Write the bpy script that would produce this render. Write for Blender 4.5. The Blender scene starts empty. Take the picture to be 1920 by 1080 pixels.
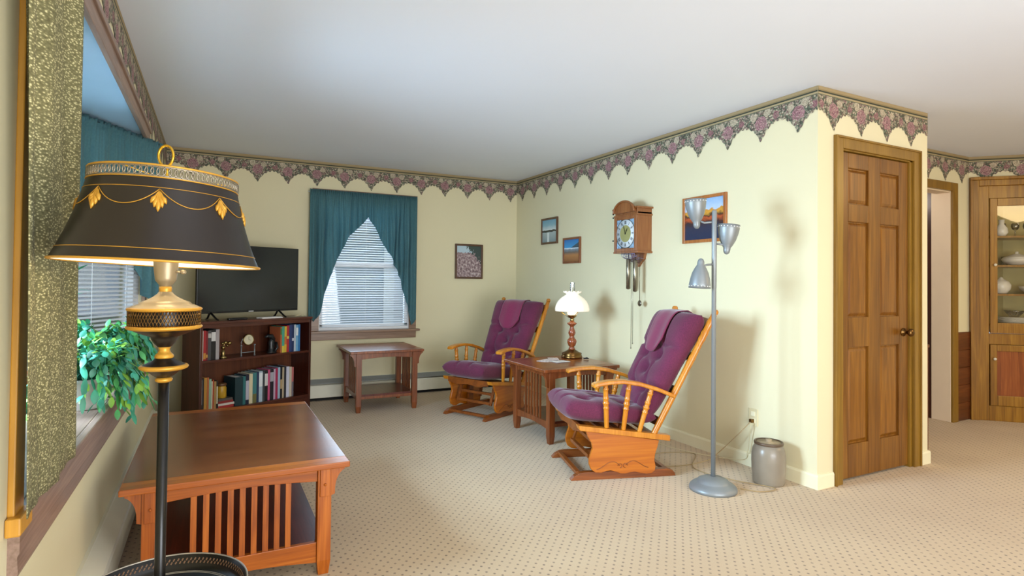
import bpy, bmesh, math, random
from mathutils import Vector, Matrix
random.seed(7)
PI = math.pi
COL = bpy.context.scene.collection
# ---------------------------------------------------------------- room numbers (metres)
XL, XR, YB, YC, XC, YD, XD, H = -0.397, 3.25, 6.15, 2.253, 4.437, 2.831, 6.27, 2.44
BAY0, BAY1, BAYZ0, BAYZ1 = 1.73, 4.33, 0.655, 2.10

# ================================================================ materials
MATS = {}
def new_mat(name):
    m = bpy.data.materials.new(name); m.use_nodes = True
    nt = m.node_tree; nt.nodes.clear()
    out = nt.nodes.new('ShaderNodeOutputMaterial')
    b = nt.nodes.new('ShaderNodeBsdfPrincipled')
    nt.links.new(b.outputs[0], out.inputs[0])
    MATS[name] = m
    return m, nt, b
def N(nt, t, **kw):
    n = nt.nodes.new(t)
    for k, v in kw.items(): setattr(n, k, v)
    return n
def srgb(h):
    if isinstance(h, str):
        h = h.lstrip('#'); c = [int(h[i:i+2], 16)/255 for i in (0, 2, 4)]
    else: c = [v/255 for v in h]
    return tuple([(v/12.92 if v <= .04045 else ((v+.055)/1.055)**2.4) for v in c] + [1])
def ramp(nt, stops, interp='LINEAR'):
    r = N(nt, 'ShaderNodeValToRGB'); r.color_ramp.interpolation = interp
    while len(r.color_ramp.elements) > 1: r.color_ramp.elements.remove(r.color_ramp.elements[-1])
    r.color_ramp.elements[0].position = stops[0][0]; r.color_ramp.elements[0].color = stops[0][1]
    for p, c in stops[1:]:
        e = r.color_ramp.elements.new(p); e.color = c
    return r
def math_n(nt, op, a, b=None, c=None):
    n = N(nt, 'ShaderNodeMath', operation=op)
    for i, v in enumerate((a, b, c)):
        if v is None: continue
        if isinstance(v, (int, float)): n.inputs[i].default_value = v
        else: nt.links.new(v, n.inputs[i])
    return n.outputs[0]
def mix_rgb(nt, f, a, b, mode='MIX'):
    n = N(nt, 'ShaderNodeMix', data_type='RGBA', blend_type=mode)
    for s, v in ((n.inputs[0], f), (n.inputs[6], a), (n.inputs[7], b)):
        if isinstance(v, (int, float, tuple)): s.default_value = v
        else: nt.links.new(v, s)
    return n.outputs[2]
def bump(nt, b, h, strength=.2, dist=.01):
    n = N(nt, 'ShaderNodeBump'); n.inputs['Strength'].default_value = strength; n.inputs['Distance'].default_value = dist
    nt.links.new(h, n.inputs['Height']); nt.links.new(n.outputs[0], b.inputs['Normal'])
def objco(nt, scale=(1, 1, 1), rot=(0, 0, 0), src='Object'):
    tc = N(nt, 'ShaderNodeTexCoord'); mp = N(nt, 'ShaderNodeMapping')
    mp.inputs['Scale'].default_value = scale; mp.inputs['Rotation'].default_value = rot
    nt.links.new(tc.outputs[src], mp.inputs[0]); return mp.outputs[0]
def plain(name, col, rough=.5, metal=0, var=.06, vscale=8, bumpy=0, bscale=60, emit=0, **kw):
    m, nt, b = new_mat(name); col = srgb(col)
    co = objco(nt)
    nz = N(nt, 'ShaderNodeTexNoise'); nz.inputs['Scale'].default_value = vscale; nz.inputs['Detail'].default_value = 3
    nt.links.new(co, nz.inputs[0])
    d = tuple([max(0, c*(1-var*2)) for c in col[:3]] + [1]); l = tuple([min(1, c*(1+var)) for c in col[:3]] + [1])
    r = ramp(nt, [(.3, d), (.7, l)]); nt.links.new(nz.outputs[0], r.inputs[0])
    nt.links.new(r.outputs[0], b.inputs['Base Color'])
    b.inputs['Roughness'].default_value = rough; b.inputs['Metallic'].default_value = metal
    if emit: nt.links.new(r.outputs[0], b.inputs['Emission Color']); b.inputs['Emission Strength'].default_value = emit
    if bumpy:
        n2 = N(nt, 'ShaderNodeTexNoise'); n2.inputs['Scale'].default_value = bscale; nt.links.new(co, n2.inputs[0]); bump(nt, b, n2.outputs[0], bumpy)
    for k, v in kw.items(): b.inputs[k].default_value = v
    return m
def wood(name, c_dark, c_mid, c_light, axis='X', scale=1.0, rough=.35, coat=.2, grain=.9):
    """axis = direction of the grain in object space"""
    m, nt, b = new_mat(name)
    s = [9*scale]*3; s['XYZ'.index(axis)] = .7*scale
    co = objco(nt, tuple(s))
    nz = N(nt, 'ShaderNodeTexNoise'); nz.inputs['Scale'].default_value = 1.3; nz.inputs['Detail'].default_value = 4; nz.inputs['Distortion'].default_value = .6
    nt.links.new(co, nz.inputs[0])
    s2 = [150*scale]*3; s2['XYZ'.index(axis)] = 5*scale
    co2 = objco(nt, tuple(s2))
    n2 = N(nt, 'ShaderNodeTexNoise'); n2.inputs['Scale'].default_value = 1; n2.inputs['Detail'].default_value = 2; nt.links.new(co2, n2.inputs[0])
    w = math_n(nt, 'SINE', math_n(nt, 'MULTIPLY', nz.outputs[0], 38))
    w = math_n(nt, 'MULTIPLY_ADD', w, .12*grain, .5)
    t = math_n(nt, 'ADD', w, math_n(nt, 'MULTIPLY', math_n(nt, 'SUBTRACT', n2.outputs[0], .5), .9*grain))
    t = math_n(nt, 'ADD', t, math_n(nt, 'MULTIPLY', math_n(nt, 'SUBTRACT', nz.outputs[0], .5), .8))
    r = ramp(nt, [(.15, srgb(c_dark)), (.5, srgb(c_mid)), (.85, srgb(c_light))]); nt.links.new(t, r.inputs[0])
    nt.links.new(r.outputs[0], b.inputs['Base Color'])
    b.inputs['Roughness'].default_value = rough; b.inputs['Coat Weight'].default_value = coat; b.inputs['Coat Roughness'].default_value = .2
    bump(nt, b, t, .06, .002)
    return m
def fabric(name, c1, c2, scale=120, rough=.9, sheen=.3, weave=.25, big=4):
    m, nt, b = new_mat(name)
    co = objco(nt)
    nz = N(nt, 'ShaderNodeTexNoise'); nz.inputs['Scale'].default_value = scale; nz.inputs['Detail'].default_value = 2; nt.links.new(co, nz.inputs[0])
    nb = N(nt, 'ShaderNodeTexNoise'); nb.inputs['Scale'].default_value = big; nt.links.new(co, nb.inputs[0])
    t = math_n(nt, 'ADD', math_n(nt, 'MULTIPLY', nz.outputs[0], .6), math_n(nt, 'MULTIPLY', nb.outputs[0], .4))
    r = ramp(nt, [(.3, srgb(c1)), (.7, srgb(c2))]); nt.links.new(t, r.inputs[0]); nt.links.new(r.outputs[0], b.inputs['Base Color'])
    b.inputs['Roughness'].default_value = rough; b.inputs['Sheen Weight'].default_value = sheen
    bump(nt, b, nz.outputs[0], weave, .003)
    return m

M = {}
M['wall'] = plain('cream_paint', '#e2d8b3', .75, var=.01, vscale=1.2, bumpy=.03, bscale=180)
M['ceil'] = plain('ceiling_paint', '#e4e9f3', .85, var=.008, vscale=1)
M['base'] = plain('baseboard_paint', '#ece4c2', .5, var=.015)
M['heater'] = plain('heater_enamel', '#e6e2cd', .4, var=.02)
M['heater_grey'] = plain('heater_louver', '#8f9391', .45, var=.04)
M['gap_shade'] = plain('gap_shade', '#141210', .8)
M['table'] = wood('table_cherry_y', '#6b2c0e', '#8e4418', '#ac5a24', 'Y', 1, .28, .35)
M['table_v'] = wood('table_cherry_v', '#7c3606', '#a0500a', '#bc681a', 'Z', 1, .35, .2)
M['table_top'] = wood('table_top_brown', '#592a0e', '#733a15', '#874a1f', 'X', .8, .22, .5, .6)
M['table_edge'] = wood('table_edge_cherry', '#87400c', '#a55510', '#c06e20', 'X', 1, .3, .3)
M['etable'] = wood('end_table_v', '#5c2a0f', '#7d401a', '#965226', 'Z', 1, .35, .25)
M['etable_top'] = wood('end_table_top', '#6a3014', '#8d481f', '#a25c2b', 'X', .8, .25, .4, .6)
M['shelf_dark'] = wood('table_shelf_dark', '#3f150a', '#571f10', '#6d2c18', 'Y', 1, .3, .3)
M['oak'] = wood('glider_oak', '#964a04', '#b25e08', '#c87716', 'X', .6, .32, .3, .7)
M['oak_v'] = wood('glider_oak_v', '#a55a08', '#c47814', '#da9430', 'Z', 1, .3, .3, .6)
M['oak_shade'] = wood('glider_oak_shadow', '#5d2c0d', '#84430f', '#9b5518', 'X', 1, .4, .2, .7)  # darker copy of the oak, shade of low and rear parts coloured in
M['door'] = wood('door_pine', '#573005', '#74470d', '#8e5e19', 'Z', .6, .33, .25, .8)
M['door_panel'] = wood('door_pine_panel', '#5c3305', '#7a4a0c', '#956118', 'Z', .8, .3, .25, .8)
M['casing'] = wood('door_casing', '#6b4b12', '#86621c', '#997429', 'Z', .8, .4, .2, .6)
M['casing_lamplit'] = wood('bay_casing_lamplit', '#b07820', '#cf9633', '#dfa948', 'Z', .8, .4, .2, .5)  # golden wood with the floor lamp's light worked into the colour
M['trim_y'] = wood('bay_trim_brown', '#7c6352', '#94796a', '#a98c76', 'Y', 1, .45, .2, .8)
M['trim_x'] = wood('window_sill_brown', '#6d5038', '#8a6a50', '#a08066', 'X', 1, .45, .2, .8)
M['cab'] = wood('cabinet_pine', '#6d4707', '#8d6010', '#a67822', 'Z', .7, .35, .3, .9)
M['cab_panel'] = wood('cabinet_door_panel', '#6f3512', '#8e4a1c', '#a45e2a', 'Z', .9, .3, .3, .9)
M['wains'] = wood('wainscot_boards', '#4a220c', '#643215', '#77421f', 'X', 1, .4, .2, .8)
M['bookcase'] = wood('bookcase_walnut', '#3a170c', '#512416', '#68331f', 'X', .8, .35, .25, .8)
M['bookcase_v'] = wood('bookcase_walnut_v', '#32140b', '#471e12', '#5a2a1a', 'Z', .8, .35, .25, .8)
M['bookback'] = wood('bookcase_back', '#4a2210', '#66351b', '#7b4526', 'Z', .5, .45, .1, .7)
M['clockw'] = wood('clock_walnut', '#6a3a1a', '#8a5228', '#a06a3c', 'Z', 1.5, .35, .3, .7)
M['framew'] = wood('frame_wood', '#5d2f14', '#7d4623', '#955a32', 'Z', 2, .35, .3, .6)
M['framed'] = wood('frame_wood_dark', '#3a210f', '#54321a', '#6b4426', 'Z', 2, .35, .3, .6)
M['frameo'] = wood('frame_wood_light', '#8a4f22', '#a8662f', '#bd7c42', 'Z', 2, .35, .3, .6)
M['lampw'] = wood('lamp_turned_wood', '#5f2a12', '#8a4422', '#a55a30', 'Z', 2, .25, .5, .6)
M['maroon'] = fabric('maroon_cushion', '#4e1230', '#702245', 160, .9, .25)
M['maroon2'] = fabric('maroon_headcover', '#68123a', '#881f4c', 160, .85, .4)
M['teal'] = fabric('teal_curtain', '#45717a', '#5d8b92', 90, .9, .1, .3, 3)
def add_translucent(m, col, f):
    nt = m.node_tree; b = [n for n in nt.nodes if n.type == 'BSDF_PRINCIPLED'][0]; out = [n for n in nt.nodes if n.type == 'OUTPUT_MATERIAL'][0]
    t = N(nt, 'ShaderNodeBsdfTranslucent'); t.inputs[0].default_value = srgb(col); mx = N(nt, 'ShaderNodeMixShader'); mx.inputs[0].default_value = f
    nt.links.new(b.outputs[0], mx.inputs[1]); nt.links.new(t.outputs[0], mx.inputs[2]); nt.links.new(mx.outputs[0], out.inputs[0])
add_translucent(M['teal'], '#7fb4c0', .28)
M['brass'] = plain('aged_brass', '#a58f5e', .28, 1, .1)
M['brass_br'] = plain('bright_brass', '#d6a93c', .2, 1, .05)
M['brass_dk'] = plain('antique_bronze', '#7b5c34', .3, 1, .1)
M['gold'] = plain('gold_paint', '#c99432', .4, .35, .08)
M['tole'] = plain('black_brown_tole', '#1f1712', .33, .1, .08)
M['tole_blk'] = plain('black_enamel', '#0f0e0e', .3, .2, .05)
M['tole_inner'] = plain('shade_white_lining', '#f6efdc', .7, 0, .01, emit=.55)
M['socket'] = plain('antique_socket', '#9a8a6e', .4, .5, .06)
M['silver'] = plain('silver_grey_metal', '#8b9092', .42, .35, .04)
M['silver_sat'] = plain('grey_enamel', '#a9a9a3', .42, .2, .05)
M['chrome'] = plain('clock_weight_metal', '#8c8473', .25, .9, .05)
M['white_p'] = plain('white_paper', '#ece7e2', .7, 0, .02)
M['white_ob'] = plain('white_vinyl', '#eef0f2', .5, 0, .01)
M['opal'] = plain('opal_glass', '#f3ead8', .25, 0, .02, emit=.35)
M['crock'] = plain('stoneware_glaze', '#8f8474', .3, 0, .08, 6)
M['crock_rim'] = plain('stoneware_rim', '#5d4a38', .4, 0, .1, 12)
M['crock_lid'] = plain('stoneware_lid', '#a08d6f', .45, 0, .1, 20)
M['outlet'] = plain('ivory_plate', '#dccfa6', .4)
M['cord'] = plain('brown_lamp_cord', '#a58c62', .5)
M['tvb'] = plain('tv_black', '#0d0d0f', .35, 0, .03)
M['scr'] = plain('tv_screen', '#1c1d1f', .16, 0, .02)
M['pot'] = plain('white_pot', '#d8d4cc', .4, 0, .05)
M['terra'] = plain('terracotta', '#a8603a', .7, 0, .06)
M['soil'] = plain('soil', '#2b1d12', .95, 0, .2, 40)
M['leaf'] = plain('leaf_green', '#4fa35a', .45, 0, .25, 9)
M['leaf_d'] = plain('leaf_teal_green', '#3a8f70', .45, 0, .25, 9)
M['leaf_y'] = plain('leaf_lime', '#79a83a', .45, 0, .2, 9)
M['stem'] = plain('stem_brown', '#4c4a2c', .7)
M['china'] = plain('white_china', '#e9e2d0', .25, 0, .03)
M['hall'] = plain('hall_pinkish_paint', '#e6cfb2', .8, 0, .01)
M['ground'] = plain('lawn', '#5b6e46', .9, 0, .2, 3)
M['grey_house'] = plain('grey_house_wall', '#9fb0bd', .8, 0, .04)
M['shrub'] = plain('shrub_leaves', '#5a7362', .8, 0, .35, 14)

def glass(name, tint=(1, 1, 1, 1), refl=.08):
    m = bpy.data.materials.new(name); m.use_nodes = True; nt = m.node_tree; nt.nodes.clear()
    out = N(nt, 'ShaderNodeOutputMaterial'); tr = N(nt, 'ShaderNodeBsdfTransparent'); gl = N(nt, 'ShaderNodeBsdfGlossy'); mx = N(nt, 'ShaderNodeMixShader')
    fr = N(nt, 'ShaderNodeFresnel'); fr.inputs[0].default_value = 1.45
    tr.inputs[0].default_value = tint; gl.inputs['Roughness'].default_value = .03
    f = math_n(nt, 'MULTIPLY_ADD', fr.outputs[0], .8, refl*.3)
    nt.links.new(f, mx.inputs[0]); nt.links.new(tr.outputs[0], mx.inputs[1]); nt.links.new(gl.outputs[0], mx.inputs[2]); nt.links.new(mx.outputs[0], out.inputs[0])
    return m
M['glass'] = glass('clear_glass')
M['crystal'] = glass('crystal_glass', (.93, .95, .96, 1), .5)

# ---- carpet: beige with tiny dark dots in a quincunx
def carpet():
    m, nt, b = new_mat('dotted_beige_carpet')
    tc = N(nt, 'ShaderNodeTexCoord'); sp = N(nt, 'ShaderNodeSeparateXYZ'); nt.links.new(tc.outputs['Object'], sp.inputs[0])
    def dots(ox, oy):
        fx = math_n(nt, 'SUBTRACT', math_n(nt, 'FRACT', math_n(nt, 'ADD', math_n(nt, 'DIVIDE', sp.outputs[0], .05), ox)), .5)
        fy = math_n(nt, 'SUBTRACT', math_n(nt, 'FRACT', math_n(nt, 'ADD', math_n(nt, 'DIVIDE', sp.outputs[1], .053), oy)), .5)
        d = math_n(nt, 'SQRT', math_n(nt, 'ADD', math_n(nt, 'POWER', fx, 2), math_n(nt, 'POWER', fy, 2)))
        return math_n(nt, 'SUBTRACT', 1, math_n(nt, 'SMOOTH_MIN', math_n(nt, 'DIVIDE', d, .14), 1, .1))
    d = math_n(nt, 'MAXIMUM', dots(100, 100), dots(100.5, 100.5))
    d = math_n(nt, 'MINIMUM', math_n(nt, 'MULTIPLY', math_n(nt, 'MAXIMUM', d, 0), 2.2), 1)
    n = N(nt, 'ShaderNodeTexNoise'); n.inputs['Scale'].default_value = 1.3; n.inputs['Detail'].default_value = 3; nt.links.new(tc.outputs['Object'], n.inputs[0])
    n2 = N(nt, 'ShaderNodeTexNoise'); n2.inputs['Scale'].default_value = 260; n2.inputs['Detail'].default_value = 2; nt.links.new(tc.outputs['Object'], n2.inputs[0])
    base = ramp(nt, [(.3, srgb('#c6ab88')), (.7, srgb('#d2b995'))]); nt.links.new(n.outputs[0], base.inputs[0])
    c = mix_rgb(nt, math_n(nt, 'MULTIPLY', math_n(nt, 'SUBTRACT', n2.outputs[0], .3), .35), base.outputs[0], srgb('#94795a'))
    n3 = N(nt, 'ShaderNodeTexNoise'); n3.inputs['Scale'].default_value = 9; nt.links.new(tc.outputs['Object'], n3.inputs[0])
    f = math_n(nt, 'MULTIPLY', d, math_n(nt, 'MINIMUM', math_n(nt, 'MULTIPLY', n3.outputs[0], 1.35), .75))
    c = mix_rgb(nt, f, c, srgb('#5e4a3c'))
    nt.links.new(c, b.inputs['Base Color']); b.inputs['Roughness'].default_value = .95; b.inputs['Sheen Weight'].default_value = .2
    bump(nt, b, n2.outputs[0], .5, .004)
    return m
M['carpet'] = carpet()

# ---- wallpaper border (UV: u in pattern repeats, v metres below the ceiling)
PER = .2786
def border_mat():
    m, nt, b = new_mat('rose_wallpaper_border')
    uv = N(nt, 'ShaderNodeUVMap'); uv.uv_map = 'UVMap'
    sp = N(nt, 'ShaderNodeSeparateXYZ'); nt.links.new(uv.outputs[0], sp.inputs[0])
    um = math_n(nt, 'MULTIPLY', sp.outputs[0], PER)
    cb = N(nt, 'ShaderNodeCombineXYZ'); nt.links.new(um, cb.inputs[0]); nt.links.new(sp.outputs[1], cb.inputs[1])
    v = N(nt, 'ShaderNodeTexVoronoi'); v.inputs['Scale'].default_value = 95; nt.links.new(cb.outputs[0], v.inputs['Vector'])
    sc = N(nt, 'ShaderNodeSeparateColor'); nt.links.new(v.outputs['Color'], sc.inputs[0])
    pal = ramp(nt, [(0, srgb('#4d5443')), (.16, srgb('#6f7a63')), (.32, srgb('#a39a86')), (.5, srgb('#85705f')), (.62, srgb('#b9ab92')), (.78, srgb('#8c6c6a')), (.92, srgb('#c9bda4'))], 'CONSTANT')
    nt.links.new(sc.outputs[0], pal.inputs[0])
    edge = math_n(nt, 'MULTIPLY', math_n(nt, 'POWER', math_n(nt, 'MULTIPLY', v.outputs['Distance'], 1.25), 2.5), .8)
    c = mix_rgb(nt, math_n(nt, 'MINIMUM', edge, .8), pal.outputs[0], srgb('#39392c'))
    def rose(cu, cv, r, c1, c2, c3, c):
        fu = math_n(nt, 'FRACT', math_n(nt, 'ADD', sp.outputs[0], 10.5-cu))
        dx = math_n(nt, 'MULTIPLY', math_n(nt, 'SUBTRACT', fu, .5), PER); dy = math_n(nt, 'SUBTRACT', sp.outputs[1], cv)
        d = math_n(nt, 'SQRT', math_n(nt, 'ADD', math_n(nt, 'POWER', dx, 2), math_n(nt, 'POWER', dy, 2)))
        n = N(nt, 'ShaderNodeTexNoise'); n.inputs['Scale'].default_value = 55; nt.links.new(cb.outputs[0], n.inputs[0])
        dd = math_n(nt, 'ADD', d, math_n(nt, 'MULTIPLY', math_n(nt, 'SUBTRACT', n.outputs[0], .5), .03))
        w = math_n(nt, 'MULTIPLY_ADD', math_n(nt, 'SINE', math_n(nt, 'MULTIPLY', dd, 620)), .5, .5)
        rc = ramp(nt, [(0, srgb(c1)), (.5, srgb(c2)), (1, srgb(c3))]); nt.links.new(w, rc.inputs[0])
        msk = math_n(nt, 'LESS_THAN', dd, r)
        return mix_rgb(nt, math_n(nt, 'MULTIPLY', msk, math_n(nt, 'MULTIPLY_ADD', sc.outputs[1], .45, .5)), c, rc.outputs[0])
    c = rose(.08, .105, .024, '#6d3a45', '#93606a', '#a67b78', c)
    c = rose(.5, .135, .046, '#6e3b48', '#9a6670', '#c4989a', c)
    c = rose(.33, .075, .027, '#a3937c', '#bdae93', '#d3c8ae', c)
    c = rose(.70, .085, .026, '#a3937c', '#b8a78f', '#cfc2a8', c)
    # top stripes
    st = ramp(nt, [(0, srgb('#a08c66')), (.30, srgb('#8c7a56')), (.44, srgb('#33382a')), (.60, srgb('#ab9a74')), (.78, srgb('#5c5e48'))], 'CONSTANT')
    nt.links.new(math_n(nt, 'DIVIDE', sp.outputs[1], .06), st.inputs[0])
    c = mix_rgb(nt, math_n(nt, 'LESS_THAN', sp.outputs[1], .052), c, st.outputs[0])
    nt.links.new(c, b.inputs['Base Color']); b.inputs['Roughness'].default_value = .7
    return m
M['border'] = border_mat()

# ---- patterned drape: olive with little pale flecks
def drape_mat():
    m, nt, b = new_mat('olive_flecked_drape')
    co = objco(nt, (1, 1, 1.9))
    v = N(nt, 'ShaderNodeTexVoronoi'); v.inputs['Scale'].default_value = 105; nt.links.new(co, v.inputs['Vector'])
    r = ramp(nt, [(0, srgb('#d6cfa0')), (.22, srgb('#c2bb8e')), (.42, srgb('#78744f')), (1, srgb('#565234'))])
    nt.links.new(v.outputs['Distance'], r.inputs[0]); nt.links.new(r.outputs[0], b.inputs['Base Color'])
    b.inputs['Roughness'].default_value = .9
    return m
M['drape'] = drape_mat()

# ---- pictures (object space: x along width, z up, centred, unit half sizes via generated coords)
def picture_mat(name, kind):
    m, nt, b = new_mat(name)
    tc = N(nt, 'ShaderNodeTexCoord'); sp = N(nt, 'ShaderNodeSeparateXYZ'); nt.links.new(tc.outputs['UV'], sp.inputs[0])
    U, V = sp.outputs[0], sp.outputs[1]
    def noise(s, det=3):
        n = N(nt, 'ShaderNodeTexNoise'); n.inputs['Scale'].default_value = s; n.inputs['Detail'].default_value = det; nt.links.new(tc.outputs['UV'], n.inputs[0]); return n.outputs[0]
    if kind == 'rocks':      # pale rocks, mauve ground, dark pines upper right, blue sky
        n = noise(14); g = ramp(nt, [(.3, srgb('#5b4c50')), (.45, srgb('#8d7478')), (.6, srgb('#b7a3a2')), (.75, srgb('#e6dcd8'))]); nt.links.new(n, g.inputs[0])
        sky = mix_rgb(nt, math_n(nt, 'GREATER_THAN', math_n(nt, 'ADD', V, math_n(nt, 'MULTIPLY', n, .15)), .86), g.outputs[0], srgb('#b7cbd6'))
        t = math_n(nt, 'GREATER_THAN', math_n(nt, 'ADD', math_n(nt, 'ADD', math_n(nt, 'MULTIPLY', U, .7), math_n(nt, 'MULTIPLY', V, .8)), math_n(nt, 'MULTIPLY', noise(18), .7)), 1.42)
        c = mix_rgb(nt, t, sky, srgb('#3e4c47'))
    elif kind == 'lake':
        n = noise(5); g = ramp(nt, [(0, srgb('#7b8f92')), (.44, srgb('#aab8b6')), (.455, srgb('#1d2a2b')), (.53, srgb('#22302f')), (.55, srgb('#d3dcd8')), (.75, srgb('#86b0bb')), (1, srgb('#6d9fb4'))])
        nt.links.new(math_n(nt, 'ADD', V, math_n(nt, 'MULTIPLY', math_n(nt, 'SUBTRACT', n, .5), .12)), g.inputs[0])
        s = math_n(nt, 'LESS_THAN', math_n(nt, 'ABSOLUTE', math_n(nt, 'SUBTRACT', U, .42)), .07)
        s = math_n(nt, 'MULTIPLY', s, math_n(nt, 'LESS_THAN', V, .42)); c = mix_rgb(nt, s, g.outputs[0], srgb('#d6dfdc'))
    elif kind == 'beach':
        g = ramp(nt, [(0, srgb('#8d5f38')), (.28, srgb('#b17a49')), (.42, srgb('#6d655c')), (.55, srgb('#7d8f9d')), (.6, srgb('#dfe9ee')), (.64, srgb('#3b9ad0')), (1, srgb('#1f6fb4'))])
        nt.links.new(math_n(nt, 'ADD', V, math_n(nt, 'MULTIPLY', math_n(nt, 'SUBTRACT', noise(7), .5), .1)), g.inputs[0])
        hill = math_n(nt, 'MULTIPLY', math_n(nt, 'LESS_THAN', V, math_n(nt, 'MULTIPLY_ADD', U, .45, .42)), math_n(nt, 'GREATER_THAN', V, .62))
        c = mix_rgb(nt, hill, g.outputs[0], srgb('#35505f'))
    else:                     # canyon
        n = noise(9); g = ramp(nt, [(0, srgb('#26304c')), (.3, srgb('#33354a')), (.42, srgb('#3d2c2c')), (.52, srgb('#b8582f')), (.58, srgb('#3a2c26')), (.66, srgb('#d39a3d')), (.72, srgb('#c98c35')), (.74, srgb('#b9cbdf')), (1, srgb('#8eb2dc'))])
        nt.links.new(math_n(nt, 'ADD', V, math_n(nt, 'MULTIPLY', math_n(nt, 'SUBTRACT', n, .5), .22)), g.inputs[0]); c = g.outputs[0]
    nt.links.new(c, b.inputs['Base Color']); b.inputs['Roughness'].default_value = .25
    return m
M['pic_rocks'] = picture_mat('photo_of_rocks', 'rocks'); M['pic_lake'] = picture_mat('photo_of_lake', 'lake')
M['pic_beach'] = picture_mat('photo_of_beach', 'beach'); M['pic_canyon'] = picture_mat('photo_of_canyon', 'canyon')

def siding():
    m, nt, b = new_mat('white_siding')
    tc = N(nt, 'ShaderNodeTexCoord'); sp = N(nt, 'ShaderNodeSeparateXYZ'); nt.links.new(tc.outputs['Object'], sp.inputs[0])
    f = math_n(nt, 'FRACT', math_n(nt, 'DIVIDE', sp.outputs[2], .12))
    r = ramp(nt, [(0, srgb('#8f9298')), (.12, srgb('#d7dbe2')), (1, srgb('#eceff4'))]); nt.links.new(f, r.inputs[0])
    nt.links.new(r.outputs[0], b.inputs['Base Color']); b.inputs['Roughness'].default_value = .6
    return m
M['siding'] = siding()
def tray_mat():
    m, nt, b = new_mat('painted_tray_floor')
    co = objco(nt)
    n = N(nt, 'ShaderNodeTexNoise'); n.inputs['Scale'].default_value = 11; n.inputs['Detail'].default_value = 1; n.inputs['Distortion'].default_value = 2.2; nt.links.new(co, n.inputs[0])
    w = math_n(nt, 'ABSOLUTE', math_n(nt, 'SINE', math_n(nt, 'MULTIPLY', n.outputs[0], 26)))
    r = ramp(nt, [(0, srgb('#cfc3a0')), (.16, srgb('#8b8263')), (.24, srgb('#0d0d0d')), (1, srgb('#0b0b0c'))]); nt.links.new(w, r.inputs[0])
    nt.links.new(r.outputs[0], b.inputs['Base Color']); b.inputs['Roughness'].default_value = .2
    return m
M['tray'] = tray_mat()
BOOKM = {}
def book_mat(c):
    if c not in BOOKM: BOOKM[c] = plain('book_cover_' + c.lstrip('#'), c, .45, 0, .03, 30)
    return BOOKM[c]

# ================================================================ mesh helpers
def BM(): return bmesh.new()
def box(bm, x0, x1, y0, y1, z0, z1, mt=0, M4=None):
    vs = [bm.verts.new((x, y, z)) for x in (x0, x1) for y in (y0, y1) for z in (z0, z1)]
    if M4 is not None:
        for v in vs: v.co = M4 @ v.co
    for q in ((0, 1, 3, 2), (4, 6, 7, 5), (0, 4, 5, 1), (2, 3, 7, 6), (0, 2, 6, 4), (1, 5, 7, 3)):
        f = bm.faces.new([vs[i] for i in q]); f.material_index = mt
    return vs
def prism(bm, pts, a0, a1, plane='xz', mt=0, M4=None):
    """extrude a 2-D outline; plane 'xz' extrudes along y, 'yz' along x, 'xy' along z"""
    def P(p, a):
        v = {'xz': (p[0], a, p[1]), 'yz': (a, p[0], p[1]), 'xy': (p[0], p[1], a)}[plane]
        v = Vector(v); return M4 @ v if M4 is not None else v
    A = [bm.verts.new(P(p, a0)) for p in pts]; B = [bm.verts.new(P(p, a1)) for p in pts]
    n = len(pts); fs = [bm.faces.new(A), bm.faces.new(B[::-1])]
    for i in range(n): fs.append(bm.faces.new((A[i], B[i], B[(i+1) % n], A[(i+1) % n])))
    for f in fs: f.material_index = mt
def lathe(bm, prof, seg=24, M4=None, mt=0, cap=True, smooth=True):
    rings = []
    for r, z in prof:
        ring = []
        for i in range(seg):
            a = 2*PI*i/seg; v = Vector((r*math.cos(a), r*math.sin(a), z))
            if M4 is not None: v = M4 @ v
            ring.append(bm.verts.new(v))
        rings.append(ring)
    for k in range(len(rings)-1):
        for i in range(seg):
            f = bm.faces.new((rings[k][i], rings[k][(i+1) % seg], rings[k+1][(i+1) % seg], rings[k+1][i])); f.smooth = smooth; f.material_index = mt
    if cap:
        if prof[0][0] > 1e-4: f = bm.faces.new(rings[0][::-1]); f.material_index = mt
        if prof[-1][0] > 1e-4: f = bm.faces.new(rings[-1]); f.material_index = mt
def tube(bm, pts, r, seg=8, closed=False, mt=0, flat=None):
    pts = [Vector(p) for p in pts]; n = len(pts)
    up = Vector((0, 0, 1)); rings = []; prev = None
    for i, p in enumerate(pts):
        a = pts[(i-1) % n] if (closed or i > 0) else p; b = pts[(i+1) % n] if (closed or i < n-1) else p
        t = (b-a).normalized()
        if prev is None:
            x = t.cross(up)
            if x.length < .05: x = t.cross(Vector((1, 0, 0)))
            x.normalize()
        else:
            x = prev - t*prev.dot(t); x.normalize()
        prev = x; y = t.cross(x)
        rr = r[i] if isinstance(r, (list, tuple)) else r
        rings.append([bm.verts.new(p + x*rr*math.cos(2*PI*k/seg) + y*rr*(flat or 1)*math.sin(2*PI*k/seg)) for k in range(seg)])
    m = n if closed else n-1
    for i in range(m):
        A, B = rings[i], rings[(i+1) % n]
        for k in range(seg):
            f = bm.faces.new((A[k], A[(k+1) % seg], B[(k+1) % seg], B[k])); f.smooth = True; f.material_index = mt
    if not closed: 
        for q in (rings[0][::-1], rings[-1]): f = bm.faces.new(q); f.material_index = mt
def arc_pts(c, r, a0, a1, n, axis='xz'):
    o = []
    for i in range(n+1):
        a = a0+(a1-a0)*i/n; o.append((c[0]+r*math.cos(a), c[1]+r*math.sin(a)))
    return o
def between(p, q):
    """matrix taking local z axis from p to q"""
    p, q = Vector(p), Vector(q); d = (q-p).normalized()
    return Matrix.Translation(p) @ d.to_track_quat('Z', 'Y').to_matrix().to_4x4()
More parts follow.
